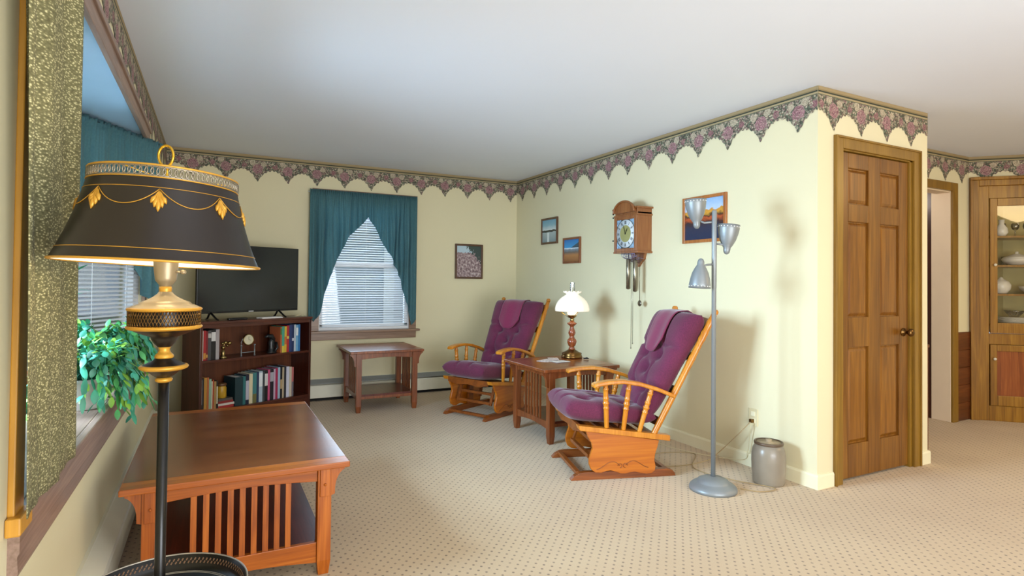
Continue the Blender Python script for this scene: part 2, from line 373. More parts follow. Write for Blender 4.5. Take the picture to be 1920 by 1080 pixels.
def obj(name, bm, mats, parent=None, loc=None, rot=None, bevel=0, subsurf=0, solid=0, smooth=False):
    if not isinstance(mats, (list, tuple)): mats = [mats]
    bmesh.ops.recalc_face_normals(bm, faces=bm.faces)
    me = bpy.data.meshes.new(name); bm.to_mesh(me); bm.free()
    for m in mats: me.materials.append(m)
    if smooth:
        for p in me.polygons: p.use_smooth = True
    o = bpy.data.objects.new(name, me); COL.objects.link(o)
    if parent is not None: o.parent = parent
    if loc is not None: o.location = loc
    if rot is not None: o.rotation_euler = rot
    if solid:
        s = o.modifiers.new('solid', 'SOLIDIFY'); s.thickness = solid; s.offset = 0
    if bevel:
        b = o.modifiers.new('bevel', 'BEVEL'); b.width = bevel; b.segments = 2; b.limit_method = 'ANGLE'; b.angle_limit = math.radians(40)
    if subsurf:
        s = o.modifiers.new('sub', 'SUBSURF'); s.levels = s.render_levels = subsurf
    return o
def tag(o, label, cat, group=None, kind=None):
    if label: o['label'] = label
    if cat: o['category'] = cat
    if group: o['group'] = group
    if kind: o['kind'] = kind
    return o
def thing(name, label, cat, loc=(0, 0, 0), rotz=0, group=None):
    o = bpy.data.objects.new(name, None); COL.objects.link(o); o.empty_display_size = .1
    o.location = loc; o.rotation_euler = (0, 0, rotz); tag(o, label, cat, group); return o
def struct(name, bm, m, label=None, parent=None, **kw):
    o = obj(name, bm, m, parent, **kw)
    if parent is None:
        o['kind'] = 'structure'; o['category'] = {'w': 'wall'}.get(name[0], name.split('_')[0])
        if name.startswith('wall'): o['category'] = 'wall'
        if name.startswith('window'): o['category'] = 'window'
    if label: o['label'] = label
    return o
def dup(root, loc, rotz, label, group=None):
    r = root.copy(); COL.objects.link(r); r.location = loc; r.rotation_euler = (0, 0, rotz); r['label'] = label
    if group: r['group'] = group
    for ch in list(root.children):
        c = ch.copy(); COL.objects.link(c); c.parent = r
        for g in ch.children:
            d = g.copy(); COL.objects.link(d); d.parent = c
    return r

# ================================================================ the room shell
YR, XE, YE = -2.6, 7.09, 2.01
T = .12
b = BM(); box(b, XL-.6, XE+.3, YR-.2, YB+T, -.06, 0); struct('floor', b, M['carpet'], 'beige wall to wall carpet with tiny dark dots')
b = BM(); box(b, XL, XE+.3, YR-.2, YB+T, H, H+.08); struct('ceiling', b, M['ceil'], 'smooth white ceiling')
# left wall with the bay opening
b = BM()
box(b, XL-T, XL, YR, BAY0, 0, H); box(b, XL-T, XL, BAY1, YB+T, 0, H)
box(b, XL-T, XL, BAY0, BAY1, 0, BAYZ0-.03); box(b, XL-T, XL, BAY0, BAY1, BAYZ1+.06, H)
struct('wall_left', b, M['wall'], 'cream wall on the left holding the bay window')
# back wall with window opening
WX0, WX1, WZ0, WZ1 = .96, 1.93, .70, 2.08
b = BM()
box(b, XL, WX0, YB, YB+T, 0, H); box(b, WX1, XR, YB, YB+T, 0, H); box(b, WX0, WX1, YB, YB+T, 0, WZ0); box(b, WX0, WX1, YB, YB+T, WZ1, H)
struct('wall_back', b, M['wall'], 'pale green cream wall at the back')
b = BM(); box(b, XR, XR+T, YC+T, YB+T, 0, H); struct('wall_right', b, M['wall'], 'long wall on the right hung with the clock and photographs')
DX0, DX1, DZ1 = 3.47, 4.255, 2.085
b = BM(); box(b, XR, DX0, YC, YC+T, 0, H); box(b, DX1, XC, YC, YC+T, 0, H); box(b, DX0, DX1, YC, YC+T, DZ1, H)
struct('wall_closet', b, M['wall'], 'narrow wall around the closet door')
b = BM(); box(b, XC-T, XC, YC+T, YD+T, 0, H); struct('wall_closet_side', b, M['wall'])
OX0, OX1, OZ1 = 5.1, 5.965, 2.095
b = BM(); box(b, XC, OX0, YD, YD+T, 0, H); box(b, OX1, XD+.02, YD, YD+T, 0, H); box(b, OX0, OX1, YD, YD+T, OZ1, H)
struct('wall_hallway', b, M['wall'], 'cream wall around the open doorway')
b = BM(); box(b, 5.967, 6.05, YD+T, 2.995, 0, H); struct('wall_hallway_side', b, M['hall'], 'pinkish cream side wall seen through the doorway')
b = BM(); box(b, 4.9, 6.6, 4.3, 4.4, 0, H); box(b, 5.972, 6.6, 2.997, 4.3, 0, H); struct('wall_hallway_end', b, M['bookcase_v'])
# diagonal corner wall (local frame: x along the wall, y into the wall)
S2 = math.sqrt(.5); DL = (XE-XD)/S2
DIAG = Matrix.Translation((XD, YD, 0)) @ Matrix.Rotation(-PI/4, 4, 'Z')
CW = DL-.0
b = BM()
box(b, -.02, .0, 0, .08, 0, H, 0, DIAG); box(b, DL, DL+.02, 0, .08, 0, H, 0, DIAG); box(b, 0, DL, 0, .08, 2.235, H, 0, DIAG)
struct('wall_corner', b, M['wall'], 'short diagonal wall above the corner cabinet')
b = BM(); box(b, XE, XE+T, YR, YE, 0, H); struct('wall_far_right', b, M['wall'])
b = BM(); box(b, XL-T, XE+T, YR-T, YR, 0, H); struct('wall_rear', b, M['wall'])

# bay shell: angled sides, low front wall, lid and seat
BX, BYn, BYf = -.82, 2.50, 3.59
def strip(bm, p, q, z0, z1, th, mt=0):
    p, q = Vector((*p, 0)), Vector((*q, 0)); d = (q-p); L = d.length; a = math.atan2(d.y, d.x)
    m4 = Matrix.Translation(p) @ Matrix.Rotation(a, 4, 'Z'); box(bm, 0, L, 0, th, z0, z1, mt, m4); return m4, L
b = BM()
strip(b, (BX, BYf), (XL-.02, BAY1), 0, BAYZ0, .08); strip(b, (BX, BYn), (BX, BYf), 0, BAYZ0, .08); strip(b, (XL-.02, BAY0), (BX, BYn), 0, BAYZ0, .08)
struct('wall_bay', b, M['wall'], 'low wall under the bay windows')
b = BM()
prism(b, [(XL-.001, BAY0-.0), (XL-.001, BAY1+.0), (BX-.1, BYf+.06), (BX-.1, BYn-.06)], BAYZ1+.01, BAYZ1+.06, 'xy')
struct('ceiling_bay', b, plain('bay_ceiling_daylight_tint', '#9dbcd2', .85, var=.01), 'white ceiling of the bay window recess, tinted blue for daylight')  # white ceiling; the blue of the daylight is put into its colour

# wallpaper border
def scallop(u):
    f = abs((u % 1)-.5)*2
    z = .143+.072*math.exp(-(f/.55)**2)**1.2+.036*max(0, 1-f/.30)
    z += .006*math.sin(u*2*PI*8)+.007*abs(math.sin(u*PI*21+1))-.004
    if f < .07: z += .008
    return z
def border(name, p, q, off, phase, label=None):
    p, q = Vector((*p, 0)), Vector((*q, 0)); d = q-p; L = d.length; d.normalize()
    nrm = Vector((off[0], off[1], 0)).normalized()*.003
    bm = BM(); uvl = bm.loops.layers.uv.new('UVMap'); n = max(8, int(L/.006)); top, bot, us = [], [], []
    for i in range(n+1):
        s = L*i/n; u = s/PER+phase; P = p+d*s+nrm; us.append(u)
        top.append(bm.verts.new((P.x, P.y, H-.001))); bot.append(bm.verts.new((P.x, P.y, H-scallop(u))))
    for i in range(n):
        f = bm.faces.new((top[i], top[i+1], bot[i+1], bot[i]))
        for lp, uv in zip(f.loops, ((us[i], 0), (us[i+1], 0), (us[i+1], scallop(us[i+1])), (us[i], scallop(us[i])))): lp[uvl].uv = uv
    return struct(name, bm, M['border'], label)
border('trim_1', (XL, YB), (XR, YB), (0, -1), .5-(.0957-XL)/PER, 'scalloped rose wallpaper border on the back wall')
border('trim_2', (XR, YC), (XR, YB), (-1, 0), .5-(6.0039-YC)/PER, 'scalloped rose wallpaper border on the right wall')
border('trim_3', (XR, YC), (XC, YC), (0, -1), .5-(3.398-XR)/PER, 'scalloped rose wallpaper border over the closet door')
border('trim_4', (XC, YD), (XD, YD), (0, -1), .5-(5.863-XC)/PER, 'scalloped rose wallpaper border over the doorway')
border('trim_5', (XD, YD), (XE, YE), (-1, -1), .03, 'scalloped rose wallpaper border over the corner cabinet')
border('trim_6', (XL, YR), (XL, YB), (1, 0), .2, 'rose wallpaper border on the left wall above the bay')
border('trim_7', (XC, YC), (XC, YD), (1, 0), .2)

# head trim over the bay, casing, stool and apron
b = BM(); box(b, XL, XL+.022, BAY0-.10, BAY1+.06, BAYZ1-.005, BAYZ1+.085); box(b, XL, XL+.032, BAY0-.10, BAY1+.06, BAYZ1+.06, BAYZ1+.088)
struct('trim_8', b, M['trim_y'], 'brown wooden head trim along the top of the bay', bevel=.003)
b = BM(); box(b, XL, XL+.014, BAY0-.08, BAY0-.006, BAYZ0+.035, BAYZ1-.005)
struct('trim_9', b, M['casing_lamplit'], 'wooden side casing of the bay, coloured golden for lamplight', bevel=.003)
b = BM(); box(b, XL, XL+.02, BAY1-.03, BAY1+.06, BAYZ0+.03, BAYZ1-.005); struct('trim_10', b, M['trim_x'], 'far side casing of the bay', bevel=.003)
b = BM()
box(b, XL, XL+.026, BAY0-.095, BAY1+.1, BAYZ0, BAYZ0+.034)
prism(b, [(XL, BAY0), (XL, BAY1), (BX, BYf), (BX, BYn)], BAYZ0, BAYZ0+.032, 'xy')
st = struct('trim_11', b, M['trim_y'], 'brown wooden sill board of the bay', bevel=.004)
b = BM(); prism(b, [(XL, BAYZ0-.0005), (XL+.022, BAYZ0-.0005), (XL+.022, BAYZ0-.05), (XL+.018, BAYZ0-.058), (XL+.02, BAYZ0-.095), (XL+.012, BAYZ0-.115), (XL, BAYZ0-.115)], BAY0-.07, BAY1+.08, 'xz')
struct('trim_12', b, M['trim_y'], 'moulded brown apron below the bay sill')
b = BM(); box(b, XL+.001, XL+.03, BAY0-.10, BAY0-.005, BAYZ0-.003, BAYZ0+.038); struct('trim_13', b, M['casing_lamplit'], 'lamp-lit golden end of the bay sill', bevel=.004)

# bay windows (frames with panes)
def window_unit(name, m4, L, z0, z1, label, mull=1, light=.04, rails=(.5,)):
    bm = BM(); fr = .05
    box(bm, 0, fr, 0, .06, z0, z1, 0, m4); box(bm, L-fr, L, 0, .06, z0, z1, 0, m4)
    box(bm, 0, L, 0, .06, z0, z0+fr, 0, m4); box(bm, 0, L, 0, .06, z1-fr, z1, 0, m4)
    for k in range(1, mull): box(bm, L*k/mull-.025, L*k/mull+.025, .0, .06, z0, z1, 0, m4)
    for r in rails: box(bm, fr, L-fr, .02, .055, z0+(z1-z0)*r-.02, z0+(z1-z0)*r+.02, 0, m4)
    w = struct(name, bm, M['white_ob'], label)
    g = BM(); box(g, fr, L-fr, .03, .034, z0+fr, z1-fr, 0, m4); p = obj('pane', g, M['glass'], w)
    return w
def frame_mat4(p, q):
    p, q = Vector((*p, 0)), Vector((*q, 0)); d = q-p
    return Matrix.Translation(p) @ Matrix.Rotation(math.atan2(d.y, d.x), 4, 'Z'), d.length
m4f, Lf = frame_mat4((BX, BYf), (XL-.02, BAY1)); window_unit('window_1', m4f, Lf, BAYZ0+.03, BAYZ1+.01, 'angled bay window at the far side with a white blind')
m4c, Lc = frame_mat4((BX, BYn), (BX, BYf)); window_unit('window_2', m4c, Lc, BAYZ0+.03, BAYZ1+.01, 'front window of the bay', 2)
m4n, Ln = frame_mat4((XL-.02, BAY0), (BX, BYn)); window_unit('window_3', m4n, Ln, BAYZ0+.03, BAYZ1+.01, 'near angled window of the bay')

# back window: frame, sash, pane, sill and apron
b = BM()
box(b, WX0-.07, WX0+.01, YB-.018, YB, WZ0, WZ1+.08); box(b, WX1-.01, WX1+.07, YB-.018, YB, WZ0, WZ1+.08); box(b, WX0+.01, WX1-.01, YB-.018, YB, WZ1, WZ1+.08)
w4 = struct('window_4', b, M['trim_x'], 'back wall window with brown wooden trim', bevel=.003)
b = BM(); box(b, WX0-.12, WX1+.10, YB-.07, YB+.03, WZ0-.02, WZ0+.002); obj('window_sill', b, M['trim_x'], w4, bevel=.004)
b = BM(); box(b, WX0-.09, WX1+.07, YB-.02, YB, WZ0-.095, WZ0-.02); obj('window_apron', b, M['trim_x'], w4, bevel=.004)
b = BM()
for (a, c) in ((WX0, WX0+.05), (WX1-.05, WX1)): box(b, a, c, YB+.03, YB+.075, WZ0, WZ1)
for (a, c) in ((WZ0, WZ0+.06), (WZ1-.05, WZ1), ((WZ0+WZ1)/2-.025, (WZ0+WZ1)/2+.025)): box(b, WX0, WX1, YB+.03, YB+.075, a, c)
sash = obj('sash', b, M['white_ob'], w4)
b = BM(); box(b, WX0+.05, WX1-.05, YB+.05, YB+.054, WZ0+.06, WZ1-.05); obj('pane', b, M['glass'], sash)
b = BM(); box(b, WX0-.001, WX0+.02, YB, YB+T, WZ0, WZ1); box(b, WX1-.02, WX1+.001, YB, YB+T, WZ0, WZ1); box(b, WX0, WX1, YB, YB+T, WZ1-.02, WZ1+.001); box(b, WX0, WX1, YB+.02, YB+T, WZ0-.001, WZ0+.02)
obj('window_jamb', b, M['white_ob'], w4)

def blind(label, m4, L, z0, z1, y, pitch=.024, tilt=22, yoff=0):
    """horizontal slat blind, local x along the window"""
    root = thing('window_blind', label, 'blind')
    bm = BM(); n = int((z1-z0)/pitch); w = .012; t = math.radians(tilt)
    for i in range(n):
        z = z0+.02+pitch*i
        m = m4 @ Matrix.Translation((0, y, z)) @ Matrix.Rotation(t, 4, 'X')
        box(bm, 0, L, -w, w, -.0006, .0006, 0, m)
    obj('slats', bm, M['white_ob'], root)
    bm = BM(); box(bm, 0, L, y-.015, y+.015, z1-.03, z1, 0, m4); obj('head_rail', bm, M['white_ob'], root)
    bm = BM(); box(bm, 0, L, y-.012, y+.012, z0-.004, z0+.012, 0, m4); obj('bottom_rail', bm, M['white_ob'], root)
    bm = BM()
    for s in (.15, .5, .85): box(bm, L*s-.001, L*s+.001, y-.013, y-.011, z0, z1, 0, m4)
    obj('ladder_cord', bm, M['white_ob'], root)
    return root
blind('white slatted blind in the back wall window', Matrix.Translation((WX0+.022, YB, 0)), WX1-WX0-.044, WZ0+.02, WZ1-.022, .008, .025)
blind('white slatted blind in the far angled bay window', m4f, Lf-.06, BAYZ0+.04, BAYZ1-.01, -.03)

# baseboards
def bb(name, p, q, side, label=None):
    bm = BM(); m, L = frame_mat4(p, q)
    s = 1 if side > 0 else -1
    prism(bm, [(0, 0), (s*.013, 0), (s*.013, .075), (s*.008, .085), (0, .088)], 0, L, 'yz', 0, m)
    return struct(name, bm, M['base'], label)
bb('baseboard_right', (XR, YC-.013), (XR, YB), 1, 'cream baseboard along the right wall')
bb('baseboard_closet', (XR, YC), (DX0-.075, YC), -1, 'cream baseboard left of the closet door')
bb('baseboard_closet_end', (DX1+.072, YC), (XC+.015, YC), -1, 'cream baseboard right of the closet door')
bb('baseboard_closet_side', (XC, YC), (XC, YD), -1)
b = BM(); box(b, XC, XC+.018, YC+.004, YD-.02, .09, .80); box(b, XC, XC+.03, YC+.002, YD-.02, .80, .82); struct('trim_14', b, M['wains'], 'brown wainscot edge beside the closet corner')
b = BM(); box(b, 6.045, XD-.002, YD-.008, YD, 0, .81)
for k in range(5): box(b, 6.045, XD-.002, YD-.016, YD, .01+k*.16, .164+k*.16)
struct('trim_15', b, M['wains'], 'dark board wainscot beside the doorway', bevel=.004)

# baseboard heaters
def heater(label, m4, L, dm='heater_grey'):
    """local: x along, y out of the wall"""
    r = thing('baseboard_heater', label, 'heater')
    bm = BM(); prism(bm, [(0, .03), (.0, .215), (.012, .215), (.05, .175), (.05, .165), (.02, .165), (.012, .155), (.012, .03)], 0, L, 'yz', 0, m4); obj('back_plate', bm, M['heater'], r)
    bm = BM(); prism(bm, [(.055, .03), (.07, .03), (.072, .15), (.062, .16), (.055, .15)], 0, L, 'yz', 0, m4)
    for x in (0, L-.012): box(bm, x, x+.012, .002, .07, .02, .17, 0, m4)
    obj('front_panel', bm, M['heater'], r, bevel=.002)
    bm = BM(); prism(bm, [(.014, .2), (.07, .17), (.072, .178), (.016, .212)], 0.002, L-.002, 'yz', 0, m4); obj('damper', bm, M[dm], r)
    bm = BM(); box(bm, .02, L-.02, .016, .05, .06, .13, 0, m4); box(bm, .01, L-.01, .004, .05, 0.0, .018, 0, m4); obj('fin_tube_gap_shade', bm, M['gap_shade'], r)  # fins, plus a black strip standing in for the shaded floor gap
    return r
hm = Matrix.Translation((XR-.02, YB, 0)) @ Matrix.Rotation(PI, 4, 'Z')
heater('long cream baseboard heater along the back wall', hm, XR-.02-.84)
hm = Matrix.Translation((XL, 5.2, 0)) @ Matrix.Rotation(-PI/2, 4, 'Z')
heater('cream baseboard heater along the left wall below the bay window', hm, 4.4, 'heater')

# ================================================================ doors
b = BM()
for (x0, x1, z0, z1) in ((DX0-.07, DX0+.004, 0, DZ1+.07), (DX1-.004, DX1+.07, 0, DZ1+.07), (DX0+.004, DX1-.004, DZ1-.004, DZ1+.07)):
    box(b, x0, x1, YC-.017, YC-.0005, z0, z1)
box(b, DX0-.071, DX0-.058, YC-.026, YC-.0005, 0, DZ1+.071); box(b, DX1+.058, DX1+.071, YC-.026, YC-.0005, 0, DZ1+.071); box(b, DX0-.058, DX1+.058, YC-.026, YC-.0005, DZ1+.058, DZ1+.071)
box(b, DX0-.001, DX0+.014, YC, YC+T, 0, DZ1); box(b, DX1-.03, DX1+.001, YC, YC+T, 0, DZ1); box(b, DX0, DX1, YC, YC+T, DZ1-.012, DZ1+.001)
struct('trim_16', b, M['casing'], 'brown wooden casing around the closet door', bevel=.002)
sx0, sx1, sz0, sz1 = DX0+.016, DX1-.032, .015, DZ1-.016
cols = [(sx0+.082, sx0+.296), (sx0+.42, sx0+.634)]
rows = [(.225, .835), (1.025, 1.632), (1.745, 1.972)]
b = BM(); y0, y1 = YC+.012, YC+.047
xs = [sx0, cols[0][0], cols[0][1], cols[1][0], cols[1][1], sx1]
for (x0, x1) in ((xs[0], xs[1]), (xs[2], xs[3]), (xs[4], xs[5])): box(b, x0, x1, y0, y1, sz0, sz1)
zs = [sz0, rows[0][0], rows[0][1], rows[1][0], rows[1][1], rows[2][0], rows[2][1], sz1]
for cx0, cx1 in cols:
    for z0, z1 in ((zs[0], zs[1]), (zs[2], zs[3]), (zs[4], zs[5]), (zs[6], zs[7])): box(b, cx0, cx1, y0, y1, z0, z1)
d1 = struct('door_1', b, M['door'], 'six-panel wooden closet door', bevel=.004)
for cx0, cx1 in cols:
    for z0, z1 in rows:
        bm = BM(); box(bm, cx0, cx1, y0+.016, y1-.012, z0, z1)
        i = .028
        vs = [(cx0+.008, z0+.008), (cx1-.008, z0+.008), (cx1-.008, z1-.008), (cx0+.008, z1-.008)]
        A = [bm.verts.new((x, y0+.016, z)) for x, z in vs]; Bv = [bm.verts.new((x, y0+.005, z)) for x, z in ((cx0+i, z0+i), (cx1-i, z0+i), (cx1-i, z1-i), (cx0+i, z1-i))]
        for k in range(4): bm.faces.new((A[k], A[(k+1) % 4], Bv[(k+1) % 4], Bv[k]))
        bm.faces.new(Bv); obj('door_panel', bm, M['door_panel'], d1)
b = BM(); m = Matrix.Translation((sx1-.058, y0, .915)) @ Matrix.Rotation(PI/2, 4, 'X')
lathe(b, [(.028, 0), (.028, .006), (.012, .01), (.010, .03), (.02, .036), (.027, .048), (.026, .058), (.015, .066), (0.0001, .067)], 20, m); obj('door_handle', b, M['brass_dk'], d1)
for z in (.26, 1.81):
    b = BM(); box(b, sx0-.012, sx0+.006, y0-.006, y0+.004, z-.045, z+.045); lathe(b, [(.006, z-.05), (.006, z+.05)], 8, Matrix.Translation((sx0-.004, y0-.008, 0))); obj('hinge', b, M['tole_blk'], d1)
# doorway casing to the hall
b = BM(); box(b, OX1-.01, OX1+.078, YD-.02, YD, 0, OZ1+.075); box(b, OX0-.078, OX0+.01, YD-.02, YD, 0, OZ1+.075); box(b, OX0+.01, OX1-.01, YD-.02, YD, OZ1, OZ1+.075); box(b, OX1-.012, OX1-.0005, YD+.001, YD+T+.04, 0, OZ1-.001, 1); box(b, OX0, OX1-.012, YD+.001, YD+T, OZ1-.012, OZ1-.001, 1)
struct('trim_17', b, [M['casing'], M['hall']], 'brown casing of the open doorway', bevel=.003)

# ================================================================ corner china cabinet (built in)
cab = thing('corner_cabinet', 'built-in wooden corner china cabinet with glass upper door', 'cabinet')
def cbox(bm, x0, x1, y0, y1, z0, z1): box(bm, x0, x1, y0, y1, z0, z1, 0, DIAG)
b = BM()
cbox(b, .001, .07, -.03, .02, 0, 2.215); cbox(b, DL-.07, DL-.001, -.03, .02, 0, 2.215); cbox(b, 0.07, DL-.07, -.03, .02, 2.16, 2.215)
cbox(b, .0, .02, -.042, -.031, 0, 2.215); cbox(b, 0, DL, -.042, -.001, 2.215, 2.243)
obj('casing', b, M['cab'], cab, bevel=.004)
S0, S1 = .15, DL-.15
b = BM()
cbox(b, .07, S0, -.012, .02, 0, 2.16); cbox(b, S1, DL-.07, -.012, .02, 0, 2.16); cbox(b, S0, S1, -.012, .02, 2.045, 2.16); cbox(b, S0, S1, -.012, .02, .70, .80); cbox(b, S0, S1, -.012, .02, 0, .14)
obj('face_frame', b, M['cab'], cab, bevel=.003)
b = BM(); cbox(b, .0, DL, .021, .03, -.0, .79); cbox(b, 0, S0, .021, .03, .79, 2.3); cbox(b, S1, DL, .021, .03, .79, 2.3); cbox(b, S0, S1, .021, .03, 2.06, 2.3); obj('carcass', b, M['cab'], cab)
b = BM()
zz0, zz1 = .803, 2.042
cbox(b, S0+.004, S0+.06, -.026, -.004, zz0, zz1); cbox(b, S1-.06, S1-.004, -.026, -.004, zz0, zz1); cbox(b, S0+.06, S1-.06, -.026, -.004, zz1-.07, zz1); cbox(b, S0+.06, S1-.06, -.026, -.004, zz0, zz0+.095)
dr = obj('glass_door', b, M['cab'], cab, bevel=.003)
b = BM(); cbox(b, S0+.06, S1-.06, -.016, -.013, zz0+.095, zz1-.07); obj('pane', b, M['glass'], dr)
b = BM(); lathe(b, [(.006, 0), (.006, .012), (.013, .018), (.012, .026), (.0001, .03)], 14, DIAG @ Matrix.Translation((S0+.035, -.026, 1.43)) @ Matrix.Rotation(PI/2, 4, 'X')); obj('knob', b, M['china'], dr)
b = BM()
cbox(b, S0+.004, S0+.055, -.026, -.004, .143, .697); cbox(b, S1-.055, S1-.004, -.026, -.004, .143, .697); cbox(b, S0+.055, S1-.055, -.026, -.004, .64, .697); cbox(b, S0+.055, S1-.055, -.026, -.004, .143, .235)
dr = obj('lower_door', b, M['cab'], cab, bevel=.003)
b = BM(); cbox(b, S0+.055, S1-.055, -.014, -.004, .235, .64); obj('door_panel', b, M['cab_panel'], dr)
b = BM(); lathe(b, [(.006, 0), (.006, .012), (.013, .018), (.012, .026), (.0001, .03)], 14, DIAG @ Matrix.Translation((S0+.03, -.026, .57)) @ Matrix.Rotation(PI/2, 4, 'X')); obj('knob', b, M['china'], dr)
# shallow interior
b = BM()
tri = [(S0, .022), (S1, .022), (S1, .12), (DL-.42, .38), (.42, .38), (S0, .12)]
def cprism(bm, pts, z0, z1): prism(bm, pts, z0, z1, 'xy', 0, DIAG)
cprism(b, [(S0-.015, .022), (S0, .022), (S0, .12), (.42, .38), (DL-.42, .38), (S1, .12), (S1, .022), (S1+.015, .022), (S1+.015, .127), (DL-.413, .395), (.413, .395), (S0-.015, .127)], .8, 2.06)
cprism(b, tri, 2.05, 2.07)
obj('cabinet_interior', b, plain('cabinet_inside_paint', '#b3a468', .6), cab)
SHZ = [.885, 1.165, 1.43, 1.70]
for z in SHZ:
    b = BM(); cprism(b, tri, z-.018, z); obj('shelf', b, M['cab'], cab)
def dloc(s, y, z): return DIAG @ Vector((s, y, z))
def ctag(bm, name, mats, label, cat, s, y, z, group=None):
    o = obj(name, bm, mats, None, loc=dloc(s, y, z)); tag(o, label, cat, group); return o
def goblet(h=.12, r=.032):
    bm = BM(); lathe(bm, [(r*.8, 0), (r*.8, .004), (.005, .01), (.004, h*.45), (r*.7, h*.55), (r, h*.75), (r*.85, h), (r*.8, h), (r*.92, h*.75), (r*.6, h*.58), (.0001, h*.54)], 16); return bm
for i, s in enumerate((.31, .41, .50)): ctag(goblet(.12), 'goblet', M['crystal'], 'clear stemmed goblets on the top cabinet shelf', 'goblet', s, .13, SHZ[3]+.001, 'goblets on the top cabinet shelf')
b = BM(); lathe(b, [(.03, 0), (.05, .03), (.045, .07), (.02, .11), (.024, .15), (.02, .15), (.015, .11)], 18); ctag(b, 'cream_pitcher', M['china'], 'small white pitcher at the left of the top cabinet shelf', 'pitcher', .275, .06, SHZ[3]+.001)
for i, s in enumerate((.41, .50, .59, .68)):
    b = BM(); lathe(b, [(.022, 0), (.024, .02), (.026, .09), (.023, .09), (.02, .015), (.0001, .012)], 14); ctag(b, 'tumbler', M['crystal'], 'clear tumblers at the back of the second cabinet shelf', 'tumbler', s, .325, SHZ[2]+.001, 'tumblers on the second cabinet shelf')
b = BM(); lathe(b, [(.05, 0), (.055, .006), (.10, .03), (.115, .06), (.11, .062), (.09, .032), (.0001, .012)], 26); lathe(b, [(.11, .062), (.1, .075), (.04, .1), (.012, .11), (.014, .125), (.0001, .13)], 26)
ctag(b, 'covered_dish', M['china'], 'low white covered dish on the second cabinet shelf', 'dish', .43, .15, SHZ[2]+.001)
b = BM(); lathe(b, [(.04, 0), (.045, .008), (.07, .04), (.075, .08), (.055, .115), (.045, .12), (.02, .135), (.012, .15), (.0001, .155)], 24)
tube(b, [(.06, 0, .05), (.09, 0, .06), (.11, 0, .1), (.12, 0, .11)], [.014, .012, .009, .008], 8); tube(b, [(-.06, 0, .09), (-.095, 0, .09), (-.1, 0, .06), (-.07, 0, .04)], .006, 8)
ctag(b, 'teapot', M['china'], 'white flowered teapot on the third cabinet shelf', 'teapot', .30, .13, SHZ[1]+.001)
b = BM(); lathe(b, [(.06, 0), (.07, .008), (.11, .04), (.12, .07), (.115, .07), (.1, .042), (.0001, .014)], 26); ctag(b, 'serving_bowl', M['china'], 'white flowered serving bowl beside the teapot', 'bowl', .575, .16, SHZ[1]+.001)
for k in range(5):
    b = BM(); lathe(b, [(.07, 0), (.08, .004), (.13, .014), (.13, .017), (.08, .008), (.0001, .006)], 28); ctag(b, 'dinner_plate', M['china'], 'white plates stacked on the bottom cabinet shelf', 'plate', .42, .17, SHZ[0]+.001+k*.011, 'stack of plates on the bottom cabinet shelf')
b = BM(); lathe(b, [(.035, 0), (.04, .01), (.075, .05), (.08, .06), (.076, .06), (.0001, .012)], 20); ctag(b, 'glass_bowl', M['crystal'], 'clear glass bowl on top of the stacked plates', 'bowl', .42, .17, SHZ[0]+.001+5*.011+.008)

# ================================================================ curtains
def ripple(u, k=1, s=0):
    a = abs(math.sin(u*PI*(6.5+1.0*math.sin(u*7+s))*k+s)); c = abs(math.sin(u*PI*13.3*k+1.3+s*2)); e = math.sin(u*2*PI*3.1*k+2.1+s)
    return a*.95+c*.35+e*.3-.75
def curtain(name, label, m4, x0, x1, ztop, zbot, amp=.03, mat='teal', n=170, rows=34, k=1, seed=0, header=.035, group=None, hem=.0, ruff=False):
    """local frame: x along, -y toward the room; zbot(u)->z"""
    bm = BM(); grid = []
    for i in range(n+1):
        u = i/n; x = x0+(x1-x0)*u; zb = zbot(u); col = []
        for j in range(rows+1):
            v = j/rows; z = ztop+(zb-ztop)*v
            d = ztop-z
            a = amp*(.35+.65*min(1, d/.5))
            y = -a*ripple(u, k, seed)
            if d < header: y = -.012*math.sin(u*2*PI*34*k)*(.4+.6*(1-d/header)) 
            y -= .010*math.sin(u*2*PI*34*k)*math.exp(-d/.12)
            xx = x+.006*math.sin(d*9+u*20)*math.sin(PI*u)
            zz = z + (.012*math.sin(u*2*PI*21*k+1) if (ruff and j == 0) else 0)
            col.append(bm.verts.new(m4 @ Vector((xx, y, zz))))
        grid.append(col)
    for i in range(n):
        for j in range(rows):
            f = bm.faces.new((grid[i][j], grid[i+1][j], grid[i+1][j+1], grid[i][j+1])); f.smooth = True
    o = obj(name, bm, M[mat], None, solid=.002); tag(o, label, 'curtain', group); return o
def lerp_tab(tab):
    def f(u):
        for (a, za), (c, zc) in zip(tab, tab[1:]):
            if u <= c: return za+(zc-za)*(u-a)/max(1e-6, c-a)
        return tab[-1][1]
    return f
mw = Matrix.Translation((0, YB-.058, 0))
